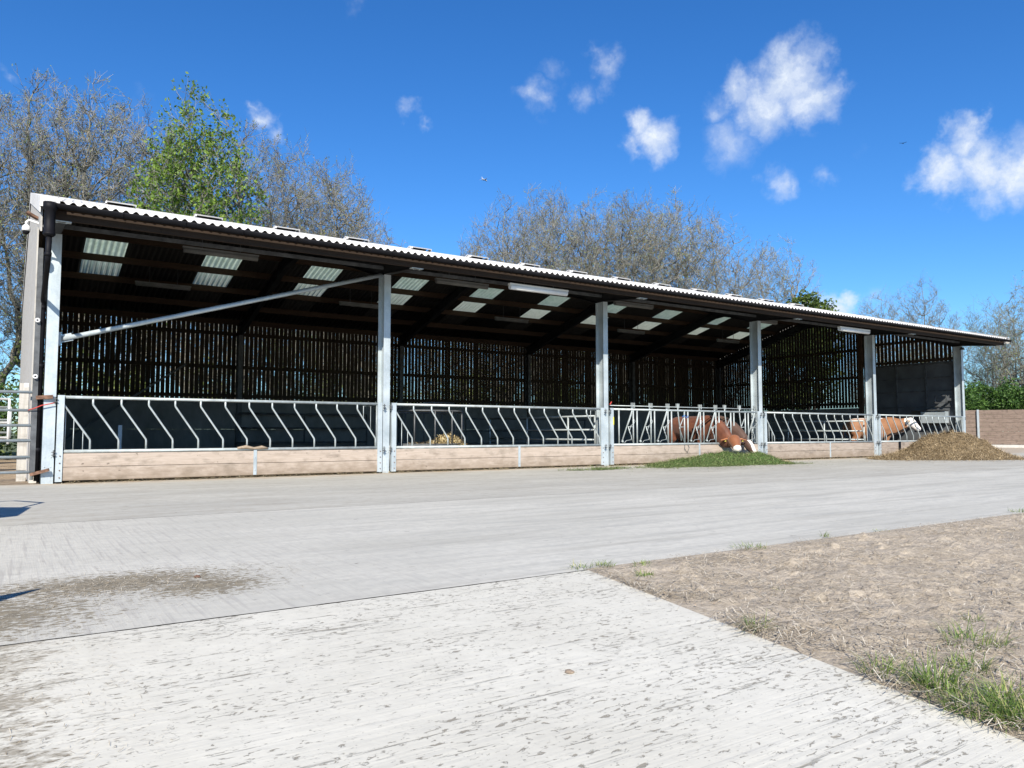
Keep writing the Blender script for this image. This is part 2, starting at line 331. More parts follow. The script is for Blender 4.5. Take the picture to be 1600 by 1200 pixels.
# bare soil with real relief
def fbm(x, y, s, o=4):
    return noise.fractal(Vector((x*s, y*s, 3.3)), .7, 2.1, o)
m = MatB('dry_soil'); v = m.vec(); a = m.noise(v, 2.6, 6, .65); b2 = m.noise(v, 26, 6, .75); c3 = m.noise(m.vec((14, 40, 14), rot=(0, 0, R(25))), 1.3, 4, .6, .8)
c = m.mix(m.mr(a, .32, .68), (.44, .37, .275), (.64, .55, .425)); c = m.mix(m.mr(b2, .35, .7, 0, .75), c, (.26, .21, .15)); c = m.mix(m.mr(c3, .58, .66, 0, .7), c, (.60, .51, .38))
SOIL = m.col(c, .95).bump(m.math('ADD', b2, m.math('MULTIPLY', a, 1.2)), .8, .03).m
def soil():
    V = []; F = []; 
    ys = [-11.08]; 
    while ys[-1] > -17: ys.append(ys[-1]-.028 if ys[-1] > -15.2 else ys[-1]-.25)
    us = [0]
    while us[-1] < 14: us.append(us[-1]+(.028 if us[-1] < 3 else .045 if us[-1] < 8 else .3))
    nx = len(us)
    for y in ys:
        for u in us:
            x = edgex(min(y, -11.12)) + u
            e = min(u/.25, (-11.08-y)/.25, 1.0)
            h = fbm(x, y, 1.1)*.016 + fbm(x+9, y, 5)*.010 + abs(fbm(x, y+5, 16, 4))*.018 + max(0, fbm(x+3, y+8, 9, 3)-.3)*.05
            V.append((x, y, .004 + e*(.006+h) - (1-e)*.004))
    for j in range(len(ys)-1):
        for i in range(nx-1): F.append((j*nx+i, (j+1)*nx+i, (j+1)*nx+i+1, j*nx+i+1))
    return link('bare_soil', np_mesh('bare_soil', V, F, True), SOIL)
tag(soil(), kind='structure')
sheet('soil_far', [(9, -11.3), (60, -11.3), (60, -40), (9, -40)], -.006, SOIL)

# ------------------------------------------------------------------ blades: straw, grass
def blades(pos, length, width, tilt, curl=0.0, segs=1, az=None):
    """pos Nx3; flat thin blades; tilt = elevation angle array"""
    n = len(pos); az = rng.uniform(0, 2*np.pi, n) if az is None else az
    h = np.stack([np.cos(az), np.sin(az), np.zeros(n)], 1); s = np.stack([-np.sin(az), np.cos(az), np.zeros(n)], 1); V = []
    for k in range(segs+1):
        t = k/segs; e = tilt - curl*t
        d = h*np.cos(e)[:, None] + np.array([0, 0, 1])*np.sin(e)[:, None]
        p = pos + d*(length*t)[:, None]; w = (width*(1-.85*t if segs > 1 else 1-.2*t))[:, None]*.5
        V.append(p-s*w); V.append(p+s*w)
    V = np.stack(V, 1).reshape(-1, 3); b = np.arange(n)[:, None]*2*(segs+1)
    F = np.concatenate([b+np.array([2*k, 2*k+1, 2*k+3, 2*k+2]) for k in range(segs)], 0); return V, F
STRAW = island_mat('straw_strands', [(0, (.34, .26, .14)), (.5, (.58, .47, .28)), (1, (.74, .66, .47))], .7)
STRAWD = island_mat('old_straw_strands', [(0, (.20, .155, .10)), (.5, (.40, .33, .23)), (1, (.74, .68, .55))], .8)
GRASS = island_mat('green_grass_blades', [(0, (.06, .11, .02)), (.45, (.14, .22, .04)), (.8, (.24, .32, .08)), (1, (.52, .44, .22))], .55, .25)
def strands(name, pos, lmin, lmax, w, mat, tmax=.25, parent=None, curl=.2, segs=1):
    n = len(pos); V, F = blades(pos, rng.uniform(lmin, lmax, n), np.full(n, w)*rng.uniform(.6, 1.3, n), rng.uniform(-.05, tmax, n), curl, segs)
    return link(name, np_mesh(name, V, F), mat, parent)
# straw litter on the soil
n = 44000; x = rng.uniform(0, 1, n)**1.6*9; y = -11.12 - rng.uniform(0, 1, n)*4.0; x = x + np.array([edgex(q) for q in y])
cl = np.array([fbm(a, b, 1.6) for a, b in zip(x, y)]); k = cl + rng.normal(0, .25, n) > -.12
pos = np.stack([x, y, np.full(n, .022)+rng.uniform(0, .02, n)], 1)[k]
tag(strands('straw_litter', pos, .02, .11, .0026, STRAWD, .12), 'thin broken straw strewn over the bare brown soil', 'straw', kind='stuff')
# straw along the barrier foot and on the left mud
n = 5200; x = rng.uniform(0.2, 30, n); y = -.02-np.abs(rng.normal(0, .09, n)) - .12*np.maximum(0, np.sin(x*1.7)+np.sin(x*.63+1)-.6)*rng.uniform(0, 1, n)
tag(strands('loose_straw', np.stack([x, y, rng.uniform(.004, .03, n)], 1), .04, .13, .0055, STRAW, .5), 'loose yellow straw lying along the foot of the feed barriers', 'straw', kind='stuff')
n = 1500; x = rng.normal(-.1, .42, n); y = rng.normal(-10.05, .22, n); k = (x > -1.2)
tag(strands('muddy_straw', np.stack([x, y, rng.uniform(.003, .012, n)], 1)[k], .012, .07, .0018, STRAWD, .15), 'dirty straw in the mud patch on the concrete yard', 'straw', kind='stuff')
n = 700; x = rng.uniform(-1, -.2, n); y = rng.uniform(-12.6, -11.2, n)
tag(strands('slab_straw', np.stack([x, y, rng.uniform(.003, .008, n)], 1), .01, .035, .0014, STRAWD, .1), 'short straw bits at the left edge of the near slab', 'straw', kind='stuff')

# grass tufts
def tuft(x, y, h, r, nb, label):
    nb = int(nb*.8)
    a = rng.uniform(0, 2*np.pi, nb); rr = r*np.sqrt(rng.uniform(0, 1, nb)); pos = np.stack([rr*np.cos(a), rr*np.sin(a), np.zeros(nb)+.002], 1)
    ln = h*1.15*rng.uniform(.35, 1.1, nb); V, F = blades(pos, ln, rng.uniform(.0025, .0055, nb), rng.uniform(.75, 1.5, nb), rng.uniform(.1, 1.1, nb), 4, a+rng.normal(0, .8, nb))
    o = link('grass_tuft', np_mesh('grass_tuft', V, F), GRASS); o.location = (x, y, .006); tag(o, label, 'grass tuft', 'grass tufts along the edges of the soil'); return o
TUFTS = [(2.42, -11.08, .05, .10, 70, 'sparse grass tuft left of the near slab corner, on the slab joint'), (2.60, -11.10, .05, .06, 90, 'small grass tuft right at the near slab corner'),
 (2.72, -11.30, .055, .05, 80, 'upright little grass tuft on soil just right of the slab corner'), (2.56, -11.50, .05, .05, 80, 'little grass tuft on soil just below the slab corner'), (2.85, -11.18, .04, .05, 50, 'tiny grass tuft second right of the slab corner by the yard edge'),
 (3.97, -11.12, .05, .13, 130, 'low spreading grass tuft on the far soil edge beside the yard'), (4.99, -11.05, .07, .04, 30, 'thin wispy grass tuft standing alone on the far soil edge'),
 (2.12, -12.66, .075, .045, 90, 'single upright grass tuft beside the near slab edge halfway down'), (1.99, -13.30, .085, .08, 90, 'pale grass tuft on soil left of the biggest tuft'),
 (1.98, -13.50, .13, .085, 260, 'tall bright green grass tuft beside the near slab edge'), (2.28, -13.45, .085, .07, 130, 'medium grass tuft on soil right of the tall bright tuft'), (2.62, -13.32, .10, .12, 190, 'broad grass tuft near the right side of the photo on open soil'),
 (1.88, -13.66, .09, .09, 260, 'dense grass tuft hugging the slab edge below the tall tuft'), (1.90, -13.80, .11, .09, 330, 'largest grass clump at the lower right corner by the slab'), (2.03, -13.68, .10, .07, 200, 'dense grass clump behind the lower right corner clump'),
 (8.45, -11.06, .06, .12, 90, 'distant grass tuft at the far right end of the soil edge'), (5.68, -11.12, .03, .10, 40, 'flat faint grass tuft on the far soil edge'), (2.9, -12.2, .03, .05, 40, 'tiny grass tuft in the middle of the soil'), (3.05, -13.1, .05, .05, 50, 'small grass tuft at right edge of the near soil')]
for t in TUFTS: tuft(*t)

# stones and clods
def stone(name, x, y, s, mat, label, flat=.5, seed=0):
    mb = MB(); r = random.Random(seed); nu, nv = 9, 6; V = []
    for i in range(nv+1):
        for j in range(nu):
            th = math.pi*i/nv; ph = 2*math.pi*j/nu; q = Vector((math.sin(th)*math.cos(ph), math.sin(th)*math.sin(ph), math.cos(th)))
            k = 1+.35*noise.noise(q*1.7+Vector((seed*3.1, 0, 0))); V.append((q.x*s*k, q.y*s*k*.75, q.z*s*k*flat))
    F = [(i*nu+j, (i+1)*nu+j, (i+1)*nu+(j+1) % nu, i*nu+(j+1) % nu) for i in range(nv) for j in range(nu)]
    mb.add(V, F); o = mb.build(name, mat); o.location = (x, y, s*flat*.6); o.rotation_euler = (0, 0, seed); tag(o, label, 'stone'); return o
STONE = simple('grey_stone', (.26, .27, .28), .8, 0, .3, 30)
CLOD = simple('soil_clod', (.30, .235, .17), .95, 0, .3, 30)
stone('stone', 3.15, -12.74, .028, STONE, 'angular grey stone lying on the bare soil', .5, 3)
stone('stone', 2.98, -12.69, .020, STONE, 'smaller dark stone left of the angular grey stone', .6, 5)
stone('stone', 3.46, -12.27, .022, CLOD, 'brown clod of earth on the soil behind the grey stones', .6, 8)
stone('clod', .36, -10.02, .025, RUST, 'small dark lump lying on the yard behind the mud patch', .3, 11)
stone('clod', 1.09, -12.66, .022, CLOD, 'yellowish dried dung lump on the near slab', .25, 14)
n = 900; mb = MB()
for i in range(n):
    x = random.random()**1.4*7; y = -11.2-random.random()*3.6; x += edgex(y)+.05; s = random.uniform(.003, .008)*(1+.8*(random.random() > .93)); a = random.random()*6.3
    V = [(x+s*math.cos(a+k*2.09), y+s*math.sin(a+k*2.09), .012) for k in range(3)]+[(x+s*.3, y, .014+s*.5), (x-s*.3, y+s*.2, .013+s*.45)]
    mb.add(V, [(0, 1, 3), (1, 2, 3), (2, 0, 4), (0, 3, 4), (2, 4, 3)])
tag(mb.build('soil_crumbs', CLOD), 'small crumbs of dry earth scattered over the soil', 'soil crumbs', kind='stuff')

# ------------------------------------------------------------------ THE BARN
B = 6.096; XR = 30.48; YB = 12.34; YM = 6.17; SL = .272
def zr(y): return 6.43 - SL*abs(y-YM)          # underside of the roof sheet troughs
barn = empty('cattle_barn'); tag(barn, 'long open fronted steel framed cattle barn with corrugated cement roof and slatted timber walls', 'barn')
def ibeam_v(x, y0, y1, z1, w=.15, t=.012, z0=0):
    mb = MB(); mb.box(x-w/2, x+w/2, y0, y0+t, z0, z1).box(x-w/2, x+w/2, y1-t, y1, z0, z1).box(x-.005, x+.005, y0+t, y1-t, z0, z1)
    mb.box(x-w/2+.002, x-.005, y0+t, y1-t, z1-.012, z1-.002).box(x+.005, x+w/2-.002, y0+t, y1-t, z1-.012, z1-.002)
    for zz in (.12, .28, .44):
        for sx_ in (-.045, .045): mb.lathe((x+sx_, y0-.006, zz), [(0, 0), (.011, 0), (.011, .006)], 6, 'y')
    return mb
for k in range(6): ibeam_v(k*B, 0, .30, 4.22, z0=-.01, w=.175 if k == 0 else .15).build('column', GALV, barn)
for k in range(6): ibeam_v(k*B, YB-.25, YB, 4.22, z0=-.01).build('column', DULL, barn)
# rafters: front ones run out over the eave
def rafter(x, pts_top, pts_bot, w=.14):
    mb = MB()
    for (ya, za, yb, zb) in zip([p[0] for p in pts_top[:-1]], [p[1] for p in pts_top[:-1]], [p[0] for p in pts_top[1:]], [p[1] for p in pts_top[1:]]):
        mb.bar((x, ya, za-.006), (x, yb, zb-.006), w, .012)
    for (a, b) in zip(pts_bot[:-1], pts_bot[1:]): mb.bar((x, a[0], a[1]+.006), (x, b[0], b[1]+.006), w, .012)
    ys = sorted(set([p[0] for p in pts_top]+[p[0] for p in pts_bot]))
    it = lambda P, y: float(np.interp(y, [p[0] for p in P], [p[1] for p in P]))
    for a, b in zip(ys[:-1], ys[1:]):
        V = [(x+s, yy, f_) for s in (-.004, .004) for (yy, f_) in ((a, it(pts_bot, a)+.012), (b, it(pts_bot, b)+.012), (b, it(pts_top, b)-.012), (a, it(pts_top, a)-.012))]
        mb.add(V, [(0, 1, 2, 3), (7, 6, 5, 4), (0, 4, 5, 1), (1, 5, 6, 2), (2, 6, 7, 3), (3, 7, 4, 0)])
    return mb
def rt(y): return zr(y)-.20
for k in range(6):
    x = k*B
    rafter(x, [(-1.36, rt(-1.36)), (YM, rt(YM))], [(-1.36, rt(-1.36)-.08), (-.02, 4.225), (.33, 4.225), (1.7, rt(1.7)-.36), (YM-.9, rt(YM-.9)-.32), (YM, rt(YM)-.5)]).build('rafter', RAFT, barn)
    rafter(x, [(YM+.002, rt(YM)), (YB, rt(YB))], [(YM+.002, rt(YM)-.5), (YM+.9, rt(YM+.9)-.32), (YB-1.6, rt(YB-1.6)-.36), (YB-.25, 4.225), (YB, 4.225)]).build('rafter', RAFT, barn)
# little plates under the outrigger tips
for k in range(6):
    mb = MB(); mb.box(k*B-.12, k*B+.14, -1.40, -1.28, 4.106, 4.118)
    for dx in (-.06, .07): mb.lathe((k*B+dx, -1.345, 4.088), [(0, 0), (.014, 0), (.014, .02)], 6)
    mb.build('bracket_plate', GALV, barn)
# purlins
py = [-1.05, .05, 1.25, 2.47, 3.69, 4.91, 5.95]
X0, X1 = -.20, 30.66
for s in (0, 1):
    for y in py:
        if s and y < 0: continue
        yy = y if s == 0 else 2*YM - y
        top = zr(yy)-.012
        for k in range(5):
            xa = max(k*B, X0 if k == 0 else k*B)+.002; xb = (k+1)*B-.002
            if k == 0: xa = X0
            if k == 4: xb = X1
            if s == 0 and y > 1: # one timber per bay
                MB().box(xa, xb, yy-.0375, yy+.0375, top-.18, top).build('purlin', TIMBER, barn)
            else: MB().box(xa, xb, yy-.0375, yy+.0375, top-.18, top).build('purlin', TIMBER, barn)
mb = MB(); mb.box(X0-.05, X1, -1.42, -1.36, 4.12, 4.26); eb = mb.build('eave_beam', wood('eave_beam_timber', (.020, .012, .007), (.036, .021, .012), (.014, .009, .006)), barn)
for k in range(5):
    MB().box(k*B+.09, (k+1)*B-.09, .02, .06, 4.33, 4.40).build('eave_rail', DULL, barn)
    MB().box(k*B+.09, (k+1)*B-.09, -.70, -.665, 4.32, 4.355).build('eave_rail', DULL, barn)
# wind brace, first bay
MB().tube([(.12, .16, 2.44), (B-.05, .16, 4.24)], .043, 12).build('wind_brace', GALV, barn)
MB().box(.09, .13, .11, .21, 2.33, 2.56).bar((.10, .16, 2.44), (.30, .16, 2.50), .012, .13).build('brace_cleat', GALV, barn)
MB().bar((.3, 11.9, .2), (4.3, 11.9, 3.1), .06, .06).build('wind_brace', DULL, barn)
# corrugated roof
PITCH_C = .146
def corr(mb, x0, x1, ya, yb, dz=0.0, th=.008, seg=8):
    n = max(2, int(round((x1-x0)/PITCH_C*seg))); V = []; xs = [x0+(x1-x0)*i/n for i in range(n+1)]
    sgn = 1 if (ya+yb)/2 < YM else -1
    for (y) in (ya, yb):
        for lay in (0, th):
            for x in xs: V.append((x, y, zr(y)+dz+lay+.026+.026*math.cos(2*math.pi*x/PITCH_C)))
    q = n+1; F = []
    for i in range(n):
        F.append((i, 2*q+i, 2*q+i+1, i+1)); F.append((q+i, q+i+1, 3*q+i+1, 3*q+i))
        F.append((i, i+1, q+i+1, q+i)); F.append((2*q+i, 3*q+i, 3*q+i+1, 2*q+i+1))
    F.append((0, q, 3*q, 2*q)); F.append((n, 2*q+n, 3*q+n, q+n)); mb.add(V, F, True)
XA, XB = -.06, 30.75
mb = MB(); 
for (a, b, dz) in ((-1.53, 1.30, 0), (1.20, 3.75, .009), (3.65, YM-.05, .018)): corr(mb, XA, XB, a, b, dz)
RLX = [(1.02+3.048*k, 2.02+3.048*k) for k in range(10)]
cuts = [XA]+[c for ab in RLX for c in ab]+[XB]
for i in range(0, len(cuts), 2): corr(mb, cuts[i], cuts[i+1], YM+.05, YB+.35)
for (a, b) in RLX: corr(mb, a, b, YM+.05, 7.66); corr(mb, a, b, 10.12, YB+.35)
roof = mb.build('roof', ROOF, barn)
for (a, b) in RLX:
    m1 = MB(); corr(m1, a-.03, b+.03, 7.60, 10.18, .010); m1.build('rooflight', RLIGHT, roof)
mb = MB()
for s in (-1, 1): mb.bar((XA, YM+s*.13, zr(YM)+.075-.13*SL), (XB, YM+s*.13, zr(YM)+.075-.13*SL), .30, .012, up=(0, s*SL, 1))
mb.build('ridge_cap', ROOF, roof)
for i in range(15):
    xc = 1.6+2.075*i; 
    if xc > 30: break
    m1 = MB(); z = zr(YM)+.09
    for s in (-1, 1):
        m1.bar((xc-.31, YM+s*.14, z+.03), (xc+.31, YM+s*.14, z+.03), .30, .032, up=(0, s*SL, 1))
    m1.box(xc-.31, xc-.34, YM-.26, YM+.26, z-.05, z+.008).box(xc+.34, xc+.31, YM-.26, YM+.26, z-.05, z+.008)
    m1.build('ridge_vent', ROOF, roof)
# verge flashing at each end
for (xa, xb) in ((-.295, -.045), (30.74, 30.82)):
    m1 = MB()
    for (a, b) in ((-1.56, YM), (YM, YB+.4)):
        V = [(x, y, zr(y)+h) for h in (.075, .09) for (x, y) in ((xa, a), (xb, a), (xb, b), (xa, b))]
        m1.add(V, [(0, 3, 2, 1), (4, 5, 6, 7), (0, 1, 5, 4), (1, 2, 6, 5), (2, 3, 7, 6), (3, 0, 4, 7)])
        xo = xa if xa < 0 else xb-.015
        V = [(x, y, zr(y)+h) for h in (-.16, .075) for (x, y) in ((xo, a), (xo+.015, a), (xo+.015, b), (xo, b))]
        m1.add(V, [(0, 3, 2, 1), (4, 5, 6, 7), (0, 1, 5, 4), (1, 2, 6, 5), (2, 3, 7, 6), (3, 0, 4, 7)])
    if xa < 0:
        for i in range(4): m1.box(xa+.066*i, xa+.066*i+.063, -1.575-.003*(i % 2), -1.562, zr(-1.56)-.07, zr(-1.56)+.085)
    m1.build('verge_flashing', ROOF, roof)
# gutter, hopper and downpipe
m1 = MB(); V = []; F = []; nseg = 10; r0 = .075
xs = [-.17, XB]
for x in xs:
    for rr in (r0, r0-.006):
        for k in range(nseg+1):
            t = math.pi + math.pi*k/nseg; V.append((x, -1.60+rr*math.cos(t), 4.31+rr*math.sin(t)*.95))
q = nseg+1
for k in range(nseg): F += [(k, k+1, 2*q+k+1, 2*q+k), (q+k, 3*q+k, 3*q+k+1, q+k+1)]
for a in (0, 2*q): F += [(a+k, a+q+k, a+q+k+1, a+k+1) for k in range(nseg)]
F += [(0, 2*q, 3*q, q), (nseg, q+nseg, 3*q+nseg, 2*q+nseg)]
m1.add(V, F, True); m1.tube([(-.175, -1.60, 4.262), (-.165, -1.60, 4.262)], .078, 14)
gut = m1.build('gutter', BLACKPL, barn)
for i in range(34):
    x = -.1+.92*i; MB().tube([(x, -1.6+.083*math.cos(t), 4.31+.083*.95*math.sin(t)) for t in [math.pi+math.pi*j/8 for j in range(9)]], .008, 5).build('gutter_bracket', BLACKPL, gut)
m2 = MB(); m2.lathe((-.160, -1.60, 3.80), [(.0, 0), (.055, 0), (.085, .03), (.085, .05), (.075, .055), (.075, .40), (.095, .42), (.095, .52), (.0, .52)], 16)
m2.build('hopper', BLACKPL, gut)
m2 = MB(); m2.tube([(-.160, -1.60, 3.82), (-.165, -1.60, 3.50), (-.165, -1.56, 3.42), (-.15, -.12, 3.12), (-.148, .03, 3.06), (-.148, .07, 2.96), (-.148, .07, .05)], .041, 12)
for p, q_ in (((-.163, -1.6, 3.56), (-.165, -1.6, 3.50)), ((-.148, .07, 3.0), (-.148, .07, 2.92)), ((-.148, .07, 2.0), (-.148, .07, 1.93)), ((-.148, .07, .60), (-.148, .07, .53))): m2.tube([p, q_], .048, 12)
m2.build('downpipe', BLACKPL, barn)
# slatted cladding
def slats_x(x0, x1, y, z0f, z1f, step=.150, w=.130, th=.020, seed=0):
    mb = MB(); r = random.Random(seed); x = x0
    while x < x1:
        ww = w+r.uniform(-.006, .004); dx = r.uniform(-.004, .004); xa, xb = x+dx, min(x+dx+ww, x1)
        mb.box(xa, xb, y, y+th, z0f(x)+r.uniform(-.01, .01), z1f(x)); x += step
    return mb
def slats_y(x, y0, y1, z0f, z1f, step=.150, w=.127, th=.022, seed=0):
    mb = MB(); r = random.Random(seed); y = y0
    while y < y1-.01:
        ww = w+r.uniform(-.006, .004); ya, yb = y, min(y+ww, y1)
        V = [(xx, yy, zz) for (xx) in (x, x+th) for (yy, zz) in ((ya, z0f(ya)), (yb, z0f(yb)), (yb, z1f(yb)), (ya, z1f(ya)))]
        mb.add(V, [(3, 2, 1, 0), (4, 5, 6, 7), (0, 1, 5, 4), (1, 2, 6, 5), (2, 3, 7, 6), (3, 0, 4, 7)]); y += step
    return mb
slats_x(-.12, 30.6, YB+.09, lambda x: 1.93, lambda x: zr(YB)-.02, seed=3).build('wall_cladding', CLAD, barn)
mb = MB()
for z in (2.05, 3.05, 4.2): mb.box(-.1, 30.6, YB+.012, YB+.085, z, z+.12)
mb.build('cladding_rail', CLAD, barn)
for k in range(5): 
    for j in range(2): MB().box(k*B+.09, (k+1)*B-.09, YB-.18, YB-.06, j*.96, j*.96+.957).build('concrete_panel', CONCW, barn)
# left end wall: outside boards with a plinth
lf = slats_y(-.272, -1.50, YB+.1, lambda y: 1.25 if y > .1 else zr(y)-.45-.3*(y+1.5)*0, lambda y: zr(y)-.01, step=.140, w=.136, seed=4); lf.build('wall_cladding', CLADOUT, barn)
mb = MB()
for z in (1.4, 2.4, 3.4, 4.3): mb.box(-.249, -.16, .32, YB, z, z+.10)
mb.build('cladding_rail', CLAD, barn)
MB().box(-.252, -.175, .02, .035, .2, 3.95).box(-.252, -.24, .035, .30, .2, 3.95).build('corner_flashing', DULL, barn)
MB().box(-.248, -.14, .34, YB-.05, 0, 1.5).build('concrete_panel', CONCP, barn)
# right end wall
XE = 30.60
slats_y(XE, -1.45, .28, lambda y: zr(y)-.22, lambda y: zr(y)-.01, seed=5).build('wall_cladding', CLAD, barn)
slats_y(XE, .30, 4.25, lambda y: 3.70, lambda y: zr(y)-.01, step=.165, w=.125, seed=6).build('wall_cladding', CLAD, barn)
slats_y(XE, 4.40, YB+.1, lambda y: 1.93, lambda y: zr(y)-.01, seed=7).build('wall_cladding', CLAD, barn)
mb = MB()
for z in (2.05, 3.2, 4.4): mb.box(XE-.075, XE-.003, 4.4, YB, z, z+.12)
mb.box(XE-.075, XE-.003, .3, 4.2, 3.72, 3.84).box(XE-.075, XE-.003, 1.2, 4.2, 4.55, 4.66)
mb.build('cladding_rail', CLAD, barn)
MB().box(XE-.12, XE+.02, 4.20, 4.39, 0, 5.6).build('door_post', TIMBER, barn)
for j in range(2): MB().box(XE-.12, XE, 4.42, YB-.2, j*.96, j*.96+.957).build('concrete_panel', CONCW, barn)
door = MB().box(XE, XE+.03, .30, 4.18, .12, 3.70).build('sheeted_door', SHEET, barn)
for y in (.42, 1.5, 2.72, 4.05): MB().box(XE-.05, XE-.002, y-.03, y+.03, .12, 3.68).build('door_post', DULL, door)
mb = MB()
for z in (.3, 1.15, 1.86, 2.50, 3.04, 3.60): mb.box(XE-.035, XE-.004, .46, 4.0, z, z+.045)
mb.build('door_rail', DULL, door)

# ------------------------------------------------------------------ feed barriers
def bolt(mb, x, z, y=-.062): mb.lathe((x, y, z), [(0, 0), (.011, 0), (.011, .012)], 6, 'y')
def barrier_common(root, boards, zt=1.45):
    MB().tube([(.11, 0, zt), (5.985, 0, zt)], .027, 12).build('top_rail', GTUBE, root)
    MB().tube([(.17, 0, .535), (5.93, 0, .535)], .029, 12).build('bottom_rail', GTUBE, root)
    for x in (.16, 5.935):
        mb = MB().box(x-.05, x+.05, -.05, -.042, .03, zt+.03).box(x-.05, x-.042, -.042, .03, .03, zt+.03); mb.build('end_post', GALV, root)
        mb = MB(); 
        for z in (.10, .22, .34, .46): bolt(mb, x+.01, z)
        mb.build('bolt', RUST, root)
    for z0, z1, s in ((.045, .268, 0), (.274, .500, 1)):
        MB().box(.205, 5.89, -.030, .022, z0, z1).build('board', boards, root, bevel=.006)
    mb = MB().box(3.35, 3.41, -.042, -.032, .05, .53); bolt(mb, 3.38, .38, -.05); bolt(mb, 3.38, .14, -.05); mb.build('strap', GALV, root)
    for x, s in ((.075, 1), (6.02, -1)):
        for z in (1.36, .47):
            mb = MB().box(x-.03, x+.03, -.09, -.052, z, z+.012).box(x-.03, x+.03, -.09, -.052, z+.05, z+.062).tube([(x, -.075, z-.03), (x, -.075, z+.09)], .010, 6); mb.build('hinge', DULL, root)
def slant_barrier(x, label, boards):
    root = empty('feed_barrier', (x, 0, 0)); tag(root, label, 'feed barrier', 'feed barriers closing the bays of the barn')
    barrier_common(root, boards)
    for i in range(13):
        xt = .20+.437*i
        MB().tube([(xt, 0, 1.44), (xt, 0, 1.345), (xt+.006, 0, 1.32), (xt+.404, 0, .735), (xt+.41, 0, .70), (xt+.41, 0, .54)], .0175, 8).build('bar', GTUBE, root)
    MB().tube([(.235, 0, .54), (.235, 0, 1.22)], .008, 5).tube([(.36, 0, 1.09), (.36, 0, .56), (.50, 0, .56), (.50, 0, .88)], .008, 5).build('infill_rod', GTUBE, root)
    MB().tube([(5.58, 0, 1.10), (5.58, 0, 1.40), (5.74, 0, 1.40), (5.74, 0, .88)], .008, 5).tube([(5.87, 0, 1.42), (5.87, 0, .56)], .008, 5).build('infill_rod', GTUBE, root)
    return root
slant_barrier(0, 'slanted bar feed barrier on clean boards in the nearest bay, under the long wind brace', BOARD)
slant_barrier(B, 'slanted bar feed barrier in front of the ring feeder heaped with straw', BOARD)
slant_barrier(3*B, 'slanted bar feed barrier on stained boards between the green feed heap and the brown heap', BOARD_FAR)
slant_barrier(4*B, 'slanted bar feed barrier in the far bay, partly behind the brown feed heap', BOARD_FAR)
lb = empty('locking_feed_barrier', (2*B, 0, 0)); tag(lb, 'self locking yoke feed barrier with two cows reaching through it to the green feed', 'feed barrier', 'feed barriers closing the bays of the barn')
barrier_common(lb, BOARD)
MB().tube([(.12, 0, 1.545), (5.95, 0, 1.545)], .013, 6).build('locking_rod', GTUBE, lb)
for i in range(9):
    v1 = .43+.635*i; v2 = v1+.50
    MB().tube([(v1, 0, .54), (v1, 0, 1.44)], .021, 8).build('bar', GTUBE, lb)
    if v2 < 5.9: MB().tube([(v2, 0, .54), (v2, 0, 1.44)], .021, 8).build('bar', GTUBE, lb)
    else: v2 = 5.84
    mb = MB()
    if i in (3, 6, 7):
        mb.tube([(v2-.26, 0, 1.62), (v2-.25, 0, 1.40), (v2-.13, 0, .62)], .018, 7).tube([(v2-.04, 0, 1.25), (v2-.20, 0, .98), (v2-.03, 0, .60)], .013, 6).tube([(v2-.18, 0, 1.0), (v2, 0, 1.0)], .010, 5)
        mb.box(v2-.30, v2-.28, -.03, .03, 1.52, 1.64).box(v2-.24, v2-.22, -.03, .03, 1.52, 1.64)
    else:
        mb.tube([(v2-.03, 0, 1.56), (v2-.05, 0, 1.40), (v2-.40, 0, .62)], .019, 7).tube([(v2-.40, 0, .64), (v2-.36, 0, .60)], .03, 7)
        mb.tube([(v2-.07, -.03, 1.36), (v2-.24, -.03, 1.0)], .012, 5).tube([(v2-.20, 0, 1.0), (v2, 0, 1.0)], .010, 5).tube([(v2-.18, 0, 1.0), (v2-.02, 0, .60)], .013, 6)
        mb.box(v2-.06, v2-.045, -.03, .03, 1.50, 1.63).box(v2+.02, v2+.035, -.03, .03, 1.50, 1.63)
    mb.build('yoke', GTUBE, lb)
    if i not in (3, 6, 7):
        MB().tube([(v2-.02, -.02, 1.22), (v2+.05, -.02, 1.15), (v2+.0, -.02, 1.08), (v2-.10, -.02, 1.03), (v2-.16, -.02, .86), (v2-.08, -.02, .76), (v2-.10, -.02, .66), (v2-.27, -.02, .64), (v2-.33, -.02, .58)], .007, 5).build('release_wire', GTUBE, lb)
MB().box(.19, .215, -.056, -.053, 1.05, 1.25).build('warning_sticker', simple('yellow_sticker', (.75, .65, .05), .5), lb)
# small stuff by the barrier
ROPEB = simple('blue_twine', (.02, .18, .55), .7); ROPER = simple('red_twine', (.45, .06, .05), .8)
o = MB().tube([(14.90, -.04, 1.27), (14.98, -.06, 1.33), (15.04, -.05, 1.24), (15.10, -.06, 1.31), (15.16, -.04, 1.27)], .010, 5).build('twine', ROPEB); tag(o, 'blue baler twine tied round the locking barrier left of the brown cow', 'twine')
o = MB().tube([(14.98, -.05, .52), (14.96, -.06, .40), (15.06, -.06, .30), (15.14, -.06, .44), (15.10, -.05, .52)], .008, 5).build('hook_chain', DULL); tag(o, 'loose wire loop hanging below the bottom rail of the locking barrier', 'wire loop')
o = MB().tube([(12.30, -.02, 1.56), (12.36, -.02, 1.64)], .015, 5).build('red_handle', ROPER); tag(o, 'small red handle at the left end of the locking rod', 'handle')
o = MB().box(25.68, 25.80, -.065, -.052, .06, .53).build('rubber_flap', BLACKPL); tag(o, 'dark strip hanging over the boards below the white faced cow', 'strip')
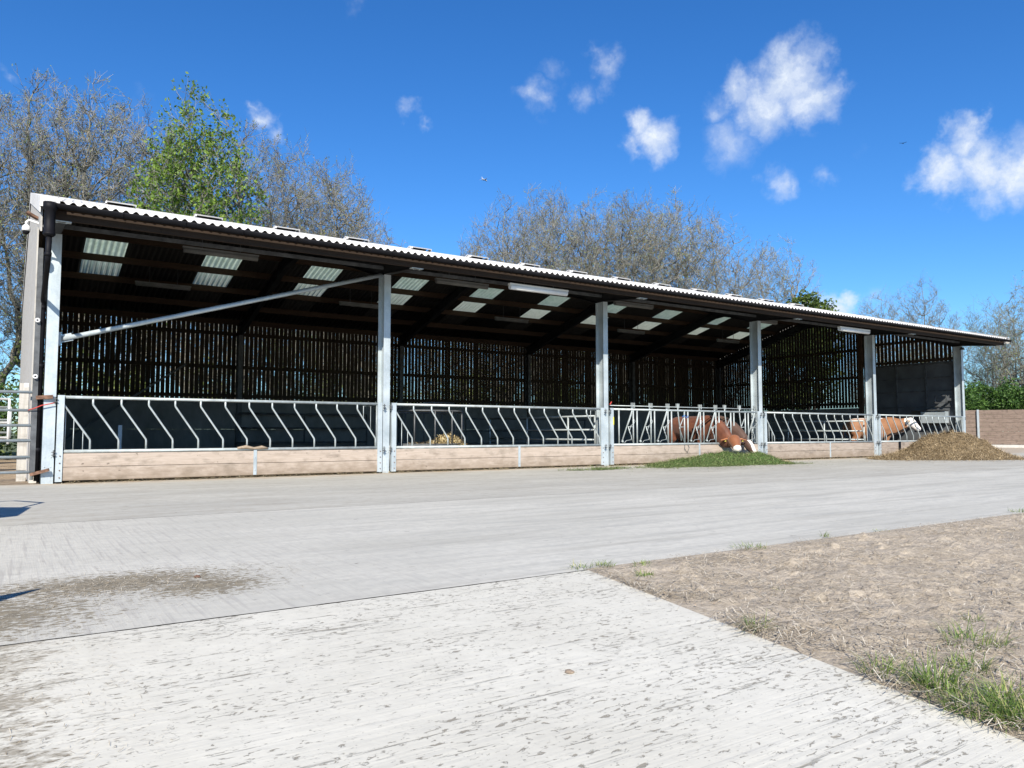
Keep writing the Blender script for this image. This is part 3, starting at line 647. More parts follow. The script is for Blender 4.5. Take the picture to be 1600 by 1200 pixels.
o = MB().tube([(3.05, -.03, .56), (3.2, -.05, .58), (3.35, -.04, .55), (3.5, -.05, .57), (3.62, -.03, .55)], [.02, .035, .025, .035, .015], 7).build('dirt_lump', CLOD); tag(o, 'brown clump of muck stuck on the bottom rail of the nearest barrier', 'muck')

# inside dividers, hurdles, feeder
def rail_gate(name, a, b, zs, r, mat, label, posts=(), group=None, cat='gate', brace=False):
    root = empty(name, (a[0], a[1], 0)); tag(root, label, cat, group)
    d = Vector((b[0]-a[0], b[1]-a[1], 0)); 
    for z in zs: MB().tube([(0, 0, z), (d.x, d.y, z)], r, 8).build('rail', mat, root)
    for t in (0, *posts, 1): MB().tube([(d.x*t, d.y*t, min(zs)-.13 if t in (0, 1) else min(zs)), (d.x*t, d.y*t, max(zs)+.01)], r*1.05, 8).build('upright', mat, root)
    return root
rail_gate('divider_gate', (2*B, .45), (2*B, 5.6), (.42, .66, .92, 1.28), .024, GTUBE, 'dividing rail gate behind the second column, its front end in sunlight', (.22, .6))
rail_gate('divider_gate', (4*B, .45), (4*B, 5.6), (.35, .60, .90, 1.25), .024, GTUBE, 'dividing rail gate behind the rump of the white faced cow', (.3, .6))
rail_gate('leaning_hurdle', (5.9, 11.7), (10.6, 11.7), (.50, 1.0, 1.5), .028, DULL, 'dark metal hurdle standing against the back wall left of the feeder', (.5,), cat='hurdle')
rail_gate('inner_hurdle', (13.4, 9.2), (19.0, 9.2), (.45, .9, 1.35), .026, DULL, 'dark metal hurdle in the gloom behind the locking barrier', (.5,), cat='hurdle')
o = MB().box(1.31, 1.38, 2.46, 2.53, .0, 1.0).build('short_post', GALV); tag(o, 'short pale post standing inside the nearest bay', 'post')
fd = empty('ring_feeder', (8.20, 2.62, 0)); tag(fd, 'round steel ring feeder with straw inside the second bay', 'feeder')
rf = 1.12
m1 = MB(); m1.lathe((0, 0, 0), [(rf, .05), (rf+.012, .05), (rf+.012, .55), (rf, .55), (rf, .05)], 32); m1.build('skirt', simple('feeder_skirt', (.30, .31, .31), .6, .3, .5, 5), fd)
for z in (.56, 1.38): MB().tube([(rf*math.cos(2*math.pi*k/32), rf*math.sin(2*math.pi*k/32), z) for k in range(33)], .024, 7).build('hoop', DULL, fd)
for k in range(14):
    a = 2*math.pi*k/14+.1; MB().tube([(rf*math.cos(a), rf*math.sin(a), .55), (rf*math.cos(a), rf*math.sin(a), 1.38)], .019, 6).build('upright', DULL, fd)
MB().tube([(-rf, 0, 1.38), (-.5, -.2, 1.52), (.3, -.1, 1.62), (rf, .2, 1.62)], .022, 6).build('arm', DULL, fd)
def straw_heap(name, cx, cy, rad, h, mat, n, parent=None, z0=0, ln=(.06, .2), w=.008):
    a = rng.uniform(0, 2*np.pi, n); r_ = rad*np.sqrt(rng.uniform(0, 1, n)); z = z0+h*np.maximum(0, 1-(r_/rad)**2)*rng.uniform(.3, 1.08, n)
    V, F = blades(np.stack([cx+r_*np.cos(a), cy+r_*np.sin(a), z], 1), rng.uniform(*ln, n), np.full(n, w), rng.uniform(-.4, .8, n), .4, 2)
    return link(name, np_mesh(name, V, F), mat, parent)
straw_heap('straw', 0, 0, 1.06, .14, STRAW, 2600, fd, .46, w=.012)
STRAWP = island_mat('pale_straw', [(0, (.50, .38, .18)), (.5, (.74, .60, .33)), (1, (.85, .76, .52))], .7)  # paler yellow strands for the front heap in the feeder
straw_heap('straw', .50, -.55, .52, .36, STRAWP, 2600, fd, .46, w=.014)

# strip lights
SHADEPL = simple('shaded_white_plastic', (.20, .20, .19), .7, 0, .2, 3)  # darker copy of the white plastic, with the indoor shade in its colour
def strip_light(x, y, z, ln, label, grp, WHITEPL=WHITEPL):
    root = empty('strip_light', (x, y, z)); tag(root, label, 'strip light', grp)
    MB().box(0, ln, -.05, .05, .035, .075).build('casing', WHITEPL, root)
    MB().tube([(.02, 0, .0), (ln-.02, 0, .0)], .062, 10).build('diffuser', WHITEPL, root)
    for q in (.25, .75): MB().bar((ln*q, 0, .07), (ln*q, 0, zr(y)-z-.02), .012, .012, up=(0, 1, 0)).build('hanger', DULL, root)
o1 = 'strip lights under the barn roof'
strip_light(8.43, -1.18, 4.03, 1.6, 'bright sunlit white strip light under the eave of the second bay', o1)
strip_light(20.55, -1.18, 4.02, 1.6, 'bright sunlit white strip light under the eave of the fourth bay', o1)
nm = ['nearest', 'second', 'third', 'fourth', 'farthest']
for k in range(5):
    strip_light(2.42+k*B, 2.4, 4.76, 1.6, 'shaded strip light of the front row, hung in the %s bay' % nm[k], o1, SHADEPL)
    strip_light(2.35+k*B, 9.0, 5.10, 1.5, 'shaded strip light of the back row, hung in the %s bay' % nm[k], o1, SHADEPL)

# security camera, floodlights, insulators
cc = empty('security_camera', (-.31, -.55, 4.2)); tag(cc, 'white dome security camera on a bent arm at the barn corner', 'camera')
MB().tube([(.16, .03, -.02), (.02, 0, .03), (-.10, 0, .06), (-.13, 0, .02), (-.13, 0, -.03)], .020, 8).build('arm', WHITEPL, cc)
MB().lathe((-.13, 0, -.12), [(0, .11), (.03, .10), (.055, .07), (.06, .03), (.06, 0), (0, 0)], 16).build('housing', WHITEPL, cc)
MB().lathe((-.13, 0, -.12), [(.052, -.001), (.05, -.02), (.035, -.05), (0, -.062)], 16).build('dome', BLACKPL, cc)
fl = empty('floodlight', (-.30, -.3, 4.38)); tag(fl, 'small dark floodlight tilted out from the barn corner above the camera', 'floodlight')
MB().bar((-.14, -.02, .06), (.02, 0, -.02), .12, .035).build('lamp_head', RUST, fl); MB().bar((0, 0, -.02), (.12, 0, -.10), .03, .02).build('bracket', DULL, fl)
fl = empty('floodlight', (XR-.16, -.08, 4.08)); tag(fl, 'small round floodlight on the top of the last column', 'floodlight')
MB().lathe((0, 0, 0), [(0, .08), (.05, .06), (.09, 0), (.08, -.02), (0, -.02)], 12).build('lamp_head', DULL, fl); MB().bar((0, .02, .06), (.12, .06, .10), .03, .03).build('bracket', DULL, fl)
for i, (x, y, z, lab) in enumerate([(-.22, -.02, 2.72, 'white ring insulator high on the barn corner'), (-.22, -.02, 1.78, 'white ring insulator just above the gate at the barn corner'), (-.36, .4, 1.62, 'small white box on the timber left of the gate top')]):
    o = (MB().tube([(x+.028*math.cos(t), y, z+.028*math.sin(t)) for t in [k*.7 for k in range(10)]], .013, 6) if i < 2 else MB().box(x, x+.06, y, y+.06, z, z+.07)).build('insulator', WHITEPL); tag(o, lab, 'insulator')

# left gate, pens beyond
g1 = rail_gate('yard_gate', (-4.4, .05), (-.22, .05), (.20, .45, .72, .97, 1.22, 1.52), .024, GTUBE, 'galvanised six rail gate tied to the barn corner at the left edge', (.35, .7))
MB().tube([(-.22, .05, -.0), (-.22, .05, 1.54)], .027, 8).build('end_post', GTUBE, g1)
o = MB().bar((-.24, -.02, .16), (.02, -.09, .24), .05, .05).build('gate_bolt', RUST); tag(o, 'dark sliding bolt between the gate foot and the first column', 'bolt')
o = MB().bar((-.20, -.02, 1.43), (.04, -.05, 1.45), .05, .06).build('gate_latch', RUST); tag(o, 'dark latch bar between the gate top and the first column', 'latch')
o = MB().tube([(-.30, 0, 1.22), (-.20, -.04, 1.26), (-.12, -.06, 1.30), (.0, -.06, 1.33), (.07, -.07, 1.35)], .009, 5).build('rope', ROPER); tag(o, 'faded red rope tying the yard gate to the first column', 'rope')
rail_gate('pen_hurdle', (-6, 3.4), (-.55, 3.4), (.75, 1.05, 1.30, 1.52), .022, WHITEPL, 'pale rail hurdle of the pen behind the yard gate', (.4, .72), cat='hurdle')
rail_gate('pen_hurdle', (-6, 6.8), (-.50, 6.8), (.85, 1.15, 1.45), .024, GTUBE, 'farther grey rail hurdle behind the pale hurdle', (.4, .72), cat='hurdle')
o = MB().box(-7, -.75, 5.2, 5.35, .25, .95).build('pen_wall', CONCP); tag(o, 'low whitish concrete wall behind the yard gate', 'wall')
o = MB().box(-.42, -.28, 1.0, 1.12, 0, 1.72).build('gate_post', CLADOUT); tag(o, 'weathered pale wooden post beside the barn end wall', 'post')
o = MB().box(-9, -1.0, 9.5, 9.6, .2, 1.5).build('pen_boarding', WALLWOOD); tag(o, 'brown board fence at the back of the left pen', 'fence')

# box and frame at the end wall
tr_ = empty('water_tank', (XE-.28, .62, 1.22)); tag(tr_, 'pale blue grey metal tank on the far end wall', 'tank')
MB().box(0, .22, 0, 1.0, 0, .46).build('body', GALV, tr_, bevel=.01)
MB().box(-.05, .24, -.02, 1.35, .50, .54).build('shelf', DULL, tr_)
o = MB()
for (a, b) in (((30.2, .52, 2.02), (30.2, .95, 2.02)), ((30.2, .95, 2.02), (30.2, .95, 2.30)), ((30.2, .95, 2.30), (30.2, .52, 2.30)), ((30.2, .52, 2.30), (30.2, .52, 2.02))): o.bar(a, b, .04, .04, up=(1, 0, 0))
o.box(30.2, 30.55, .5, .54, 2.1, 2.2); o = o.build('metal_frame', DULL); tag(o, 'small square metal frame fixed above the tank on the end wall', 'frame')

# ------------------------------------------------------------------ feed heaps
def heap(name, label, cx, cy, hf, x0, x1, y0, y1, step, mat, bmat, nb, bl, bw, cat):
    root = empty(name, (cx, cy, 0)); tag(root, label, cat)
    nx = int((x1-x0)/step)+1; ny = int((y1-y0)/step)+1; V = []; F = []
    for j in range(ny):
        for i in range(nx):
            x = x0+i*step; y = y0+j*step; V.append((x-cx, y-cy, hf(x, y)))
    for j in range(ny-1):
        for i in range(nx-1):
            q = (j*nx+i, j*nx+i+1, (j+1)*nx+i+1, (j+1)*nx+i)
            if max(V[k][2] for k in q) > -.005: F.append(q)
    link('mound', np_mesh('mound', V, F, True), mat, root)
    P = []
    while len(P) < nb:
        x = random.uniform(x0, x1); y = random.uniform(y0, y1); h = hf(x, y)
        if h > -.01: P.append((x-cx, y-cy, max(h, 0)+random.uniform(-.01, .02)))
    P = np.array(P); n = len(P); V, F = blades(P, rng.uniform(bl[0], bl[1], n), np.full(n, bw)*rng.uniform(.5, 1.4, n), rng.uniform(-.5, .75, n), rng.uniform(-.3, 1., n), 2)
    link('strands', np_mesh('strands', V, F), bmat, root)
    return root
def hgreen(x, y):
    n_ = fbm(x, y, 1.3)*.10+fbm(x, y+7, 4)*.08+fbm(x, y, 9, 3)*.04
    h = .28*math.exp(-((x-15.9)/1.35)**2-((y+.75)/.75)**2)+.16*math.exp(-((x-14.3)/1.1)**2-((y+1.0)/.65)**2)+.06*math.exp(-((x-12.7)/1.2)**2-((y+1.25)/.45)**2)
    h += .05*math.exp(-((x-10.6)/.9)**4-((y+1.3)/.35)**2)+.13*math.exp(-((x-16.9)/.6)**2-((y+1.1)/.8)**2)
    return min(h, .5)*(1+n_*2.2)+n_*.22-.045-max(0, y+.12)*2
SIL = island_mat('cut_grass_strands', [(0, (.06, .085, .025)), (.4, (.14, .19, .06)), (.8, (.24, .30, .11)), (1, (.42, .42, .22))], .7, .15)
BRS = island_mat('old_feed_strands', [(0, (.14, .10, .055)), (.45, (.31, .23, .125)), (.85, (.48, .37, .22)), (1, (.62, .50, .33))], .85)
SILC = simple('cut_grass_core', (.07, .12, .03), .95, 0, .6, 14, .9)
heap('green_feed_heap', 'long low heap of freshly cut green grass in front of the locking barrier', 14.5, -1, hgreen, 9.2, 18.0, -2.6, .1, .06, SILC, SIL, 30000, (.04, .15), .008, 'feed heap')
n = 2600; x = rng.normal(14.8, 1.9, n); y = -1.3-np.abs(rng.normal(0, .85, n))
tag(strands('scattered_grass', np.stack([x, y, rng.uniform(.004, .02, n)], 1), .03, .12, .007, SIL, .3), 'cut grass scattered on the concrete in front of the green heap', 'grass scraps', kind='stuff')
n = 2600; x = rng.normal(24.3, 1.9, n); y = -2.6-np.abs(rng.normal(0, .8, n))+(x-24.3)*-.25
tag(strands('scattered_silage', np.stack([x, y, rng.uniform(.004, .02, n)], 1), .04, .16, .010, BRS, .3), 'brown silage scraps scattered round the foot of the brown heap', 'silage scraps', kind='stuff')
def hb2(x, y):
    n_ = fbm(x, y+3, 1.6)*.12+fbm(x+4, y, 6)*.05
    return (.14*math.exp(-((x-17.75)/.55)**2-((y+.55)/.42)**2))*(1+n_*2)+n_*.2-.03-max(0, y+.12)*2
BRC = simple('old_feed_core', (.17, .125, .07), .95, 0, .5, 12, .9)
heap('brown_feed_scraps', 'small brown heap of old feed at the right end of the green heap', 17.7, -.55, hb2, 16.8, 19.2, -1.6, .1, .05, BRC, BRS, 5000, (.03, .09), .008, 'feed heap')
def hbrown(x, y):
    n_ = fbm(x+2, y, .9)*.20+fbm(x, y, 3)*.14+fbm(x, y+2, 8, 3)*.06
    u = (x-25.6); w = (y+1.75)
    ang = .32; a = u*math.cos(ang)-w*math.sin(ang); b_ = u*math.sin(ang)+w*math.cos(ang)
    h = .82*math.exp(-abs(a/1.36)**2.7-(b_/1.1)**2)+.20*math.exp(-((x-23.4)/1.1)**2-((y+1.5)/.9)**2)+.14*math.exp(-((x-25.6)/1.2)**2-((y+2.9)/.7)**2)
    return h*(1+n_*.8)+n_*.12-.06
heap('brown_feed_heap', 'big domed heap of brown silage at the far right end of the barn', 25.2, -1.9, hbrown, 20.6, 30.2, -4.9, .0, .075, BRC, BRS, 34000, (.05, .20), .011, 'feed heap')

# ------------------------------------------------------------------ cattle
def coat(name, c, c2, white=(.72, .66, .60)):
    m = MatB(name); a = m.n('ShaderNodeAttribute'); a.attribute_name = 'white'; n_ = m.noise(m.vec(world=False), 3.2, 6, .65); f_ = m.noise(m.vec((1, 1, 1), world=False), 60, 3, .6)
    cc_ = m.mix(m.mr(n_, .3, .7), c, c2); b_ = m.n('ShaderNodeAttribute'); b_.attribute_name = 'ginger'; cc_ = m.mix(b_.outputs['Fac'], cc_, (.215, .078, .032)); cc_ = m.mix(a.outputs['Fac'], cc_, white); m.col(cc_, .62); m.bump(f_, .25, .01); m.b.inputs['Sheen Weight'].default_value = .2; return m.m
def blob_tube(mb, pts, n=14, ref0=None):
    """pts: (x,y,z,ry,rz) ellipse sections along a path, closed with end caps"""
    P = [Vector(p[:3]) for p in pts]; V = []; prev = None
    for i, p in enumerate(P):
        d = (P[min(i+1, len(P)-1)]-P[max(i-1, 0)]).normalized(); ref = ref0 or (Vector((0, 1, 0)) if abs(d.y) < .8 else Vector((1, 0, 0)))
        side = (ref-d*ref.dot(d)).normalized() if prev is None else (prev-d*prev.dot(d)).normalized(); prev = side; up = d.cross(side)
        for k in range(n):
            t = 2*math.pi*k/n; V.append(p+side*math.cos(t)*pts[i][3]+up*math.sin(t)*pts[i][4])
    F = [(i*n+k, i*n+(k+1) % n, (i+1)*n+(k+1) % n, (i+1)*n+k) for i in range(len(P)-1) for k in range(n)]
    a = len(V); V.append(P[0]-(P[1]-P[0]).normalized()*min(pts[0][3], pts[0][4])*.6); V.append(P[-1]+(P[-1]-P[-2]).normalized()*min(pts[-1][3], pts[-1][4])*.5)
    F += [((k+1) % n, k, a) for k in range(n)]+[((len(P)-1)*n+k, (len(P)-1)*n+(k+1) % n, a+1) for k in range(n)]
    mb.add(V, F)
def cow(name, loc, rz, neck, head, mat, label, whitefn, earmat, legshift=(0, 0, 0, 0), scale=1.0, tags=True, gingerfn=None):
    root = empty(name, loc, rz); tag(root, label, 'cow'); root.scale = (scale,)*3
    mb = MB()
    blob_tube(mb, [(-.93, 0, 1.12, .10, .10), (-.86, 0, 1.07, .21, .22), (-.68, 0, 1.02, .27, .31), (-.42, 0, .98, .30, .36), (-.1, 0, .93, .34, .41), (.2, 0, .92, .34, .42), (.46, 0, .95, .30, .40), (.66, 0, .98, .23, .34), (.82, 0, 1.0, .15, .24)], 18)
    blob_tube(mb, neck, 14)
    p0 = Vector(head[0][:3]); p1 = Vector(head[-1][:3]); d = (p1-p0).normalized(); side = d.cross(Vector((0, 0, 1))).normalized()
    if side.y < 0: side = -side
    up = side.cross(d)
    if up.x < 0 and d.z < -.5: up = -up
    elif up.z < 0: up = -up
    blob_tube(mb, head, 14, side)
    for i, s in enumerate((1, -1)):
        f0 = legshift[i]; h0 = legshift[2+i]
        blob_tube(mb, [(.50, s*.17, 1.0, .10, .16), (.50, s*.20, .78, .09, .13), (.47+f0*.4, s*.19, .60, .065, .085), (.48+f0*.7, s*.18, .40, .052, .058), (.46+f0, s*.18, .20, .036, .040), (.46+f0, s*.18, .10, .044, .05), (.49+f0, s*.18, .03, .055, .065)], 10)
        blob_tube(mb, [(-.68, s*.15, 1.02, .13, .20), (-.64, s*.20, .82, .13, .20), (-.60+h0*.3, s*.20, .64, .10, .13), (-.72+h0*.6, s*.19, .46, .055, .075), (-.74+h0*.8, s*.18, .36, .042, .052), (-.68+h0, s*.18, .14, .038, .040), (-.65+h0, s*.18, .03, .055, .065)], 10)
    o = mb.build('body', mat, root)
    rm = o.modifiers.new('r', 'REMESH'); rm.mode = 'VOXEL'; rm.voxel_size = .021; sm = o.modifiers.new('s', 'SMOOTH'); sm.factor = .5; sm.iterations = 5
    bpy.context.view_layer.update(); dg = bpy.context.evaluated_depsgraph_get(); me = bpy.data.meshes.new_from_object(o.evaluated_get(dg)); o.modifiers.clear(); o.data = me
    me.polygons.foreach_set('use_smooth', np.ones(len(me.polygons), bool))
    at_ = me.attributes.new('white', 'FLOAT', 'POINT'); co = np.zeros(len(me.vertices)*3, np.float32); me.vertices.foreach_get('co', co); co = co.reshape(-1, 3)
    at_.data.foreach_set('value', np.array([whitefn(c) for c in co], np.float32))
    if gingerfn:
        a2_ = me.attributes.new('ginger', 'FLOAT', 'POINT'); a2_.data.foreach_set('value', np.array([gingerfn(c) for c in co], np.float32))
    if not len(me.materials): me.materials.append(mat)
    # head furniture
    q = p0+d*.03
    for s in (1, -1):
        e = MB(); a = q+side*s*.135-up*.0; b = a+side*s*.23+Vector((0, 0, -.03)); c_ = a+side*s*.09
        blob_tube(e, [(*a, .035, .025), (*c_, .075, .03), (*(a+side*s*.15+Vector((0, 0, -.02))), .06, .022), (*b, .02, .012)], 8); e.build('ear', earmat, root)
        if tags:
            t_ = c_+side*s*.02+Vector((0, 0, -.035)); TG = MB(); TG.bar(t_+up*.03-side*.02, t_+up*.03+side*.03, .05, .012); TG.add([t_+up*.028+Vector((0, 0, .02))+side*.02, t_+up*.028+side*.045, t_+up*.03+Vector((0, 0, -.05))+side*.03, t_+up*.03+Vector((0, 0, -.05))-side*.015], [(0, 1, 2, 3)]); TG.build('ear_tag', TAG, root)
        ey = MB(); ep = p0+d*.17+side*s*.088+up*.045; ey.lathe(ep, [(0, -.018), (.014, -.012), (.018, 0), (.014, .012), (0, .018)], 8); ey.build('eye', BLACKPL, root)
        nn = MB(); np_ = p1+side*s*.035+up*.035+d*.005; nn.lathe(np_, [(0, -.012), (.012, -.008), (.014, 0), (.012, .008), (0, .012)], 8); nn.build('nostril', BLACKPL, root)
    t = MB(); t.tube([(-.93, 0, 1.16), (-1.0, 0, 1.0), (-1.0, 0, .7), (-.99, .01, .5), (-.99, .01, .36), (-.99, .01, .26)], [.035, .028, .02, .025, .05, .02], 8); t.build('tail', mat, root)
    return root
TAG = simple('yellow_ear_tag', (.75, .62, .12), .5, 0, .05)
C1 = coat('chestnut_coat', (.070, .021, .011), (.165, .055, .024)); C2 = coat('dark_brown_coat', (.060, .030, .020), (.095, .05, .034)); C3 = coat('ginger_coat', (.20, .085, .036), (.31, .15, .07), (.78, .73, .68))
EAR1 = simple('chestnut_ear', (.36, .15, .07), .7); EAR2 = simple('dark_ear', (.05, .03, .025), .7); EAR3 = simple('pale_ear', (.60, .42, .30), .7)
# cow A: faces the yard through the yokes, head down turned towards the viewer
hA0 = Vector((1.50, 0.08, .68)); hA1 = Vector((1.82, -.12, .37))
def headpts(a, b, f=1.0):
    P = []
    for t, ry, rz_ in ((0, .115, .11), (.12, .135, .13), (.36, .13, .13), (.6, .10, .105), (.85, .085, .085), (1.0, .088, .075)): p = a.lerp(b, t); P.append((p.x, p.y, p.z, ry*f, rz_*f))
    return P
def wA(c):
    p = Vector(c); t = (p-hA0).dot((hA1-hA0))/(hA1-hA0).length_squared; return 1.0 if (t > .86 and c[0] > 1.3) else 0.0
cow('brown_cow', (16.52, 1.12, 0), R(-91), [(.50, 0, 1.04, .20, .34), (.75, 0, .97, .19, .37), (1.0, .01, .85, .18, .37), (1.20, .03, .70, .17, .31), (1.36, .05, .60, .15, .22), (1.46, .06, .56, .12, .15)], headpts(hA0, hA1, 1.38), C1, 'chestnut brown cow eating grass through the locking barrier, pale muzzle and yellow ear tags', wA, EAR1, gingerfn=lambda c: max(0, min(1, (Vector(c)-hA0).dot((hA1-hA0).normalized())*9+.7)) if c[0] > 1.4 else 0)
hB0 = Vector((1.48, .0, .58)); hB1 = Vector((1.78, -.01, .20))
def wB(c):
    p = Vector(c); t = (p-hB0).dot((hB1-hB0))/(hB1-hB0).length_squared
    if c[0] < 1.3: return 0.0
    ax = hB0.lerp(hB1, max(0, min(1, t))); q = p-ax
    return 1.0 if (t > .02 and q.x+q.z > .05 and abs(q.y) < .075) or (t > .8 and q.y < -.03) else 0.0
cow('dark_cow', (17.02, 1.14, 0), R(-83), [(.50, 0, 1.06, .20, .32), (.75, 0, .98, .18, .33), (1.0, .0, .87, .17, .31), (1.22, .0, .74, .15, .25), (1.42, .0, .61, .13, .17)], headpts(hB0, hB1), C2, 'dark brown cow with a white blazed face feeding beside the column', wB, EAR2, tags=False)
hC0 = Vector((1.26, -.05, 1.26)); hC1 = Vector((1.58, -.20, .90))
def wC(c):
    x, y, z = c
    if x > 1.20 + .10*math.sin(z*9): return 1.0
    if x > 1.0 and z < .82: return .9
    if z > 1.20 and -.2 < x < .35 and abs(y) < .16+.04*math.sin(x*14): return .8
    if z > 1.28 and x < -.3: return .5
    if z < .3: return .8
    return 0.0
cow('white_faced_cow', (26.35, 1.35, 0), R(-36), [(.55, 0, 1.04, .20, .34), (.80, 0, 1.04, .18, .32), (1.02, -.01, 1.06, .16, .27), (1.16, -.03, 1.15, .14, .20), (1.27, -.05, 1.21, .12, .14)], headpts(hC0, hC1, 1.25), C3, 'ginger cow with a white face standing behind the far barrier', wC, EAR3, legshift=(.05, -.05, .1, -.08), scale=1.04)
# collars
COLL = simple('dark_collar', (.02, .018, .018), .7)
# ------------------------------------------------------------------ right hand wall, hedge
rw = empty('timber_retaining_wall', (45.7, 7.2, 0)); tag(rw, 'brown plank retaining wall with steel posts right of the barn', 'wall')
d = Vector((.95, -2.8, 0)); d.normalize(); nrm = Vector((d.y, -d.x, 0))
for i in range(8):
    z0 = .16+i*.245; MB().bar(tuple(-d*3+Vector((0, 0, z0+.12))), tuple(d*9+Vector((0, 0, z0+.12))), .07, .238).build('plank', WALLWOOD, rw, bevel=.008)
for t in (-.55, .62, 4.0, 7.4):
    p = d*t+nrm*.07; MB().bar((p.x, p.y, 0), (p.x, p.y, 2.14), .16, .10, up=(d.x, d.y, 0)).build('post', GALV, rw)
MB().bar(tuple(-d*3+nrm*.22+Vector((0, 0, .07))), tuple(d*9+nrm*.22+Vector((0, 0, .07))), .35, .16).build('kerb', CONCP, rw)
LEAFH = island_mat('hedge_leaves', [(0, (.022, .055, .012)), (.5, (.055, .12, .022)), (1, (.11, .20, .04))], .55, .3)
def leaf_cloud(centers, radii, n, size, zsq=1.0):
    ci = rng.integers(0, len(centers), n); C_ = np.array(centers)[ci]; r_ = np.array(radii)[ci]
    v_ = rng.normal(0, 1, (n, 3)); v_ /= np.linalg.norm(v_, axis=1)[:, None]; rad = rng.uniform(.55, 1.05, n)**.6
    lump = 1+.28*np.sin(v_[:, 0]*5+ci)+.22*np.sin(v_[:, 2]*7+ci*2)
    p = C_+v_*(r_*rad*lump)[:, None]*np.array([1, 1, zsq])
    a = rng.normal(0, 1, (n, 3)); a /= np.linalg.norm(a, axis=1)[:, None]; b_ = np.cross(a, rng.normal(0, 1, (n, 3))); b_ /= np.linalg.norm(b_, axis=1)[:, None]
    s = (size*rng.uniform(.5, 1.3, n))[:, None]
    V = np.stack([p-a*s, p+b_*s*.45, p+a*s, p-b_*s*.45], 1).reshape(-1, 3); F = np.arange(4*n).reshape(-1, 4); return V, F
def bush(name, loc, blobs, n, size, mat, label, cat, group=None, stems=5):
    root = empty(name, loc); tag(root, label, cat, group)
    V, F = leaf_cloud([b[:3] for b in blobs], [b[3] for b in blobs], n, size); link('foliage', np_mesh('foliage', V, F), mat, root)
    mb = MB()
    for b in blobs[:stems*2]: mb.tube([(b[0]*.3, b[1]*.3, 0), (b[0]*.7, b[1]*.7, b[2]*.6), (b[0], b[1], b[2]+b[3]*.5)], [.09, .06, .02], 5)
    mb.build('stems', simple('bark_dark', (.12, .10, .08), .9), root); return root
for i, (x, y, lab) in enumerate([(46.6, 11.2, 'bright green hedge bush nearest the barn, behind the plank wall'), (49.0, 9.6, 'dense green hedge bush in the middle behind the plank wall'), (51.6, 7.8, 'olive green hedge bush at the right edge behind the plank wall'), (54.5, 6.0, 'rightmost hedge bush behind the plank wall, cut by the photo edge')]):
    bl = [(random.uniform(-1.7, 1.7), random.uniform(-1.2, 1.2), random.uniform(1.0, 3.4), random.uniform(.6, 1.0)) for _ in range(15)]
    bush('hedge_bush', (x, y, 0), bl, 15000, .10, LEAFH, lab, 'hedge', 'hedge bushes behind the plank wall')
bush('hedge_bush', (-2.6, 13.6, 0), [(random.uniform(-2.2, 1.6), random.uniform(-1, 1), random.uniform(.6, 2.1), random.uniform(.5, .9)) for _ in range(12)], 9000, .08, LEAFH, 'low green hedge bush behind the pens at the far left edge', 'hedge')
o = MB().tube([(47.9, 9.3, 0), (47.9, 9.3, 2.9)], .09, 8).build('wooden_post', CLADOUT); tag(o, 'round pale wooden post standing in front of the hedge', 'post')

# ------------------------------------------------------------------ trees
def norm(a): return a/np.maximum(np.linalg.norm(a, axis=-1, keepdims=True), 1e-9)
def grow(p, d, ln, r, segs, wander, upb, tip=.25):
    n = len(p); pts = [p]; rad = [r]; dcur = d.copy()
    for k in range(segs):
        dcur = norm(dcur+rng.normal(0, wander, (n, 3))+np.array([0, 0, upb])); pts.append(pts[-1]+dcur*(ln/segs)[:, None]); rad.append(r*(1-(1-tip)*(k+1)/segs))
    return np.stack(pts, 1), np.stack(rad, 1)
def spawn(P, Rr, m_, t0, t1, ang, lnf, rf_, base_len):
    n, k, _ = P.shape; t = np.sort(rng.uniform(t0, t1, (n, m_)), 1)*(k-1); i = np.minimum(t.astype(int), k-2); f_ = (t-i)[..., None]
    idx = np.arange(n)[:, None]; a = P[idx, i]; b_ = P[idx, i+1]; p = (a*(1-f_)+b_*f_).reshape(-1, 3); dpar = norm(b_-a).reshape(-1, 3)
    rr = (Rr[idx, i]*(1-f_[..., 0])+Rr[idx, i+1]*f_[..., 0]).reshape(-1)
    q = rng.normal(0, 1, (n*m_, 3)); q = norm(q-dpar*(q*dpar).sum(1, keepdims=True)); an = rng.normal(ang, .16, n*m_)[:, None]
    d = dpar*np.cos(an)+q*np.sin(an); tt = (t/(k-1)).reshape(-1)
    ln = np.repeat(base_len, m_)*lnf*(1.1-.5*tt)*rng.uniform(.6, 1.25, n*m_)
    return p, d, ln, rr*rf_
def tubes(P, Rr, k):
    n, s, _ = P.shape; d = norm(np.concatenate([P[:, 1:2]-P[:, 0:1], P[:, 1:]-P[:, :-1]], 1)); ref = np.broadcast_to(np.array([.31, .77, .12]), d.shape)
    x = norm(np.cross(d, ref)); y = np.cross(d, x); t = 2*np.pi*np.arange(k)/k
    V = P[:, :, None, :]+(x[:, :, None, :]*np.cos(t)[None, None, :, None]+y[:, :, None, :]*np.sin(t)[None, None, :, None])*Rr[:, :, None, None]
    base = (np.arange(n)*s*k)[:, None, None]+(np.arange(s-1)*k)[None, :, None]; j = np.arange(k)[None, None, :]; j2 = (j+1) % k
    F = np.stack([base+j, base+j2, base+k+j2, base+k+j], -1).reshape(-1, 4); return V.reshape(-1, 3), F
def joinm(L_):
    Vs, Fs, o_ = [], [], 0
    for V, F in L_: Vs.append(V); Fs.append(F+o_); o_ += len(V)
    return np.concatenate(Vs), np.concatenate(Fs)
m = MatB('grey_bark'); a = m.noise(m.vec((3, 3, 1)), 2, 5, .65); BARK = m.col(m.mix(m.mr(a, .3, .7), (.10, .095, .075), (.25, .235, .195)), .9).m
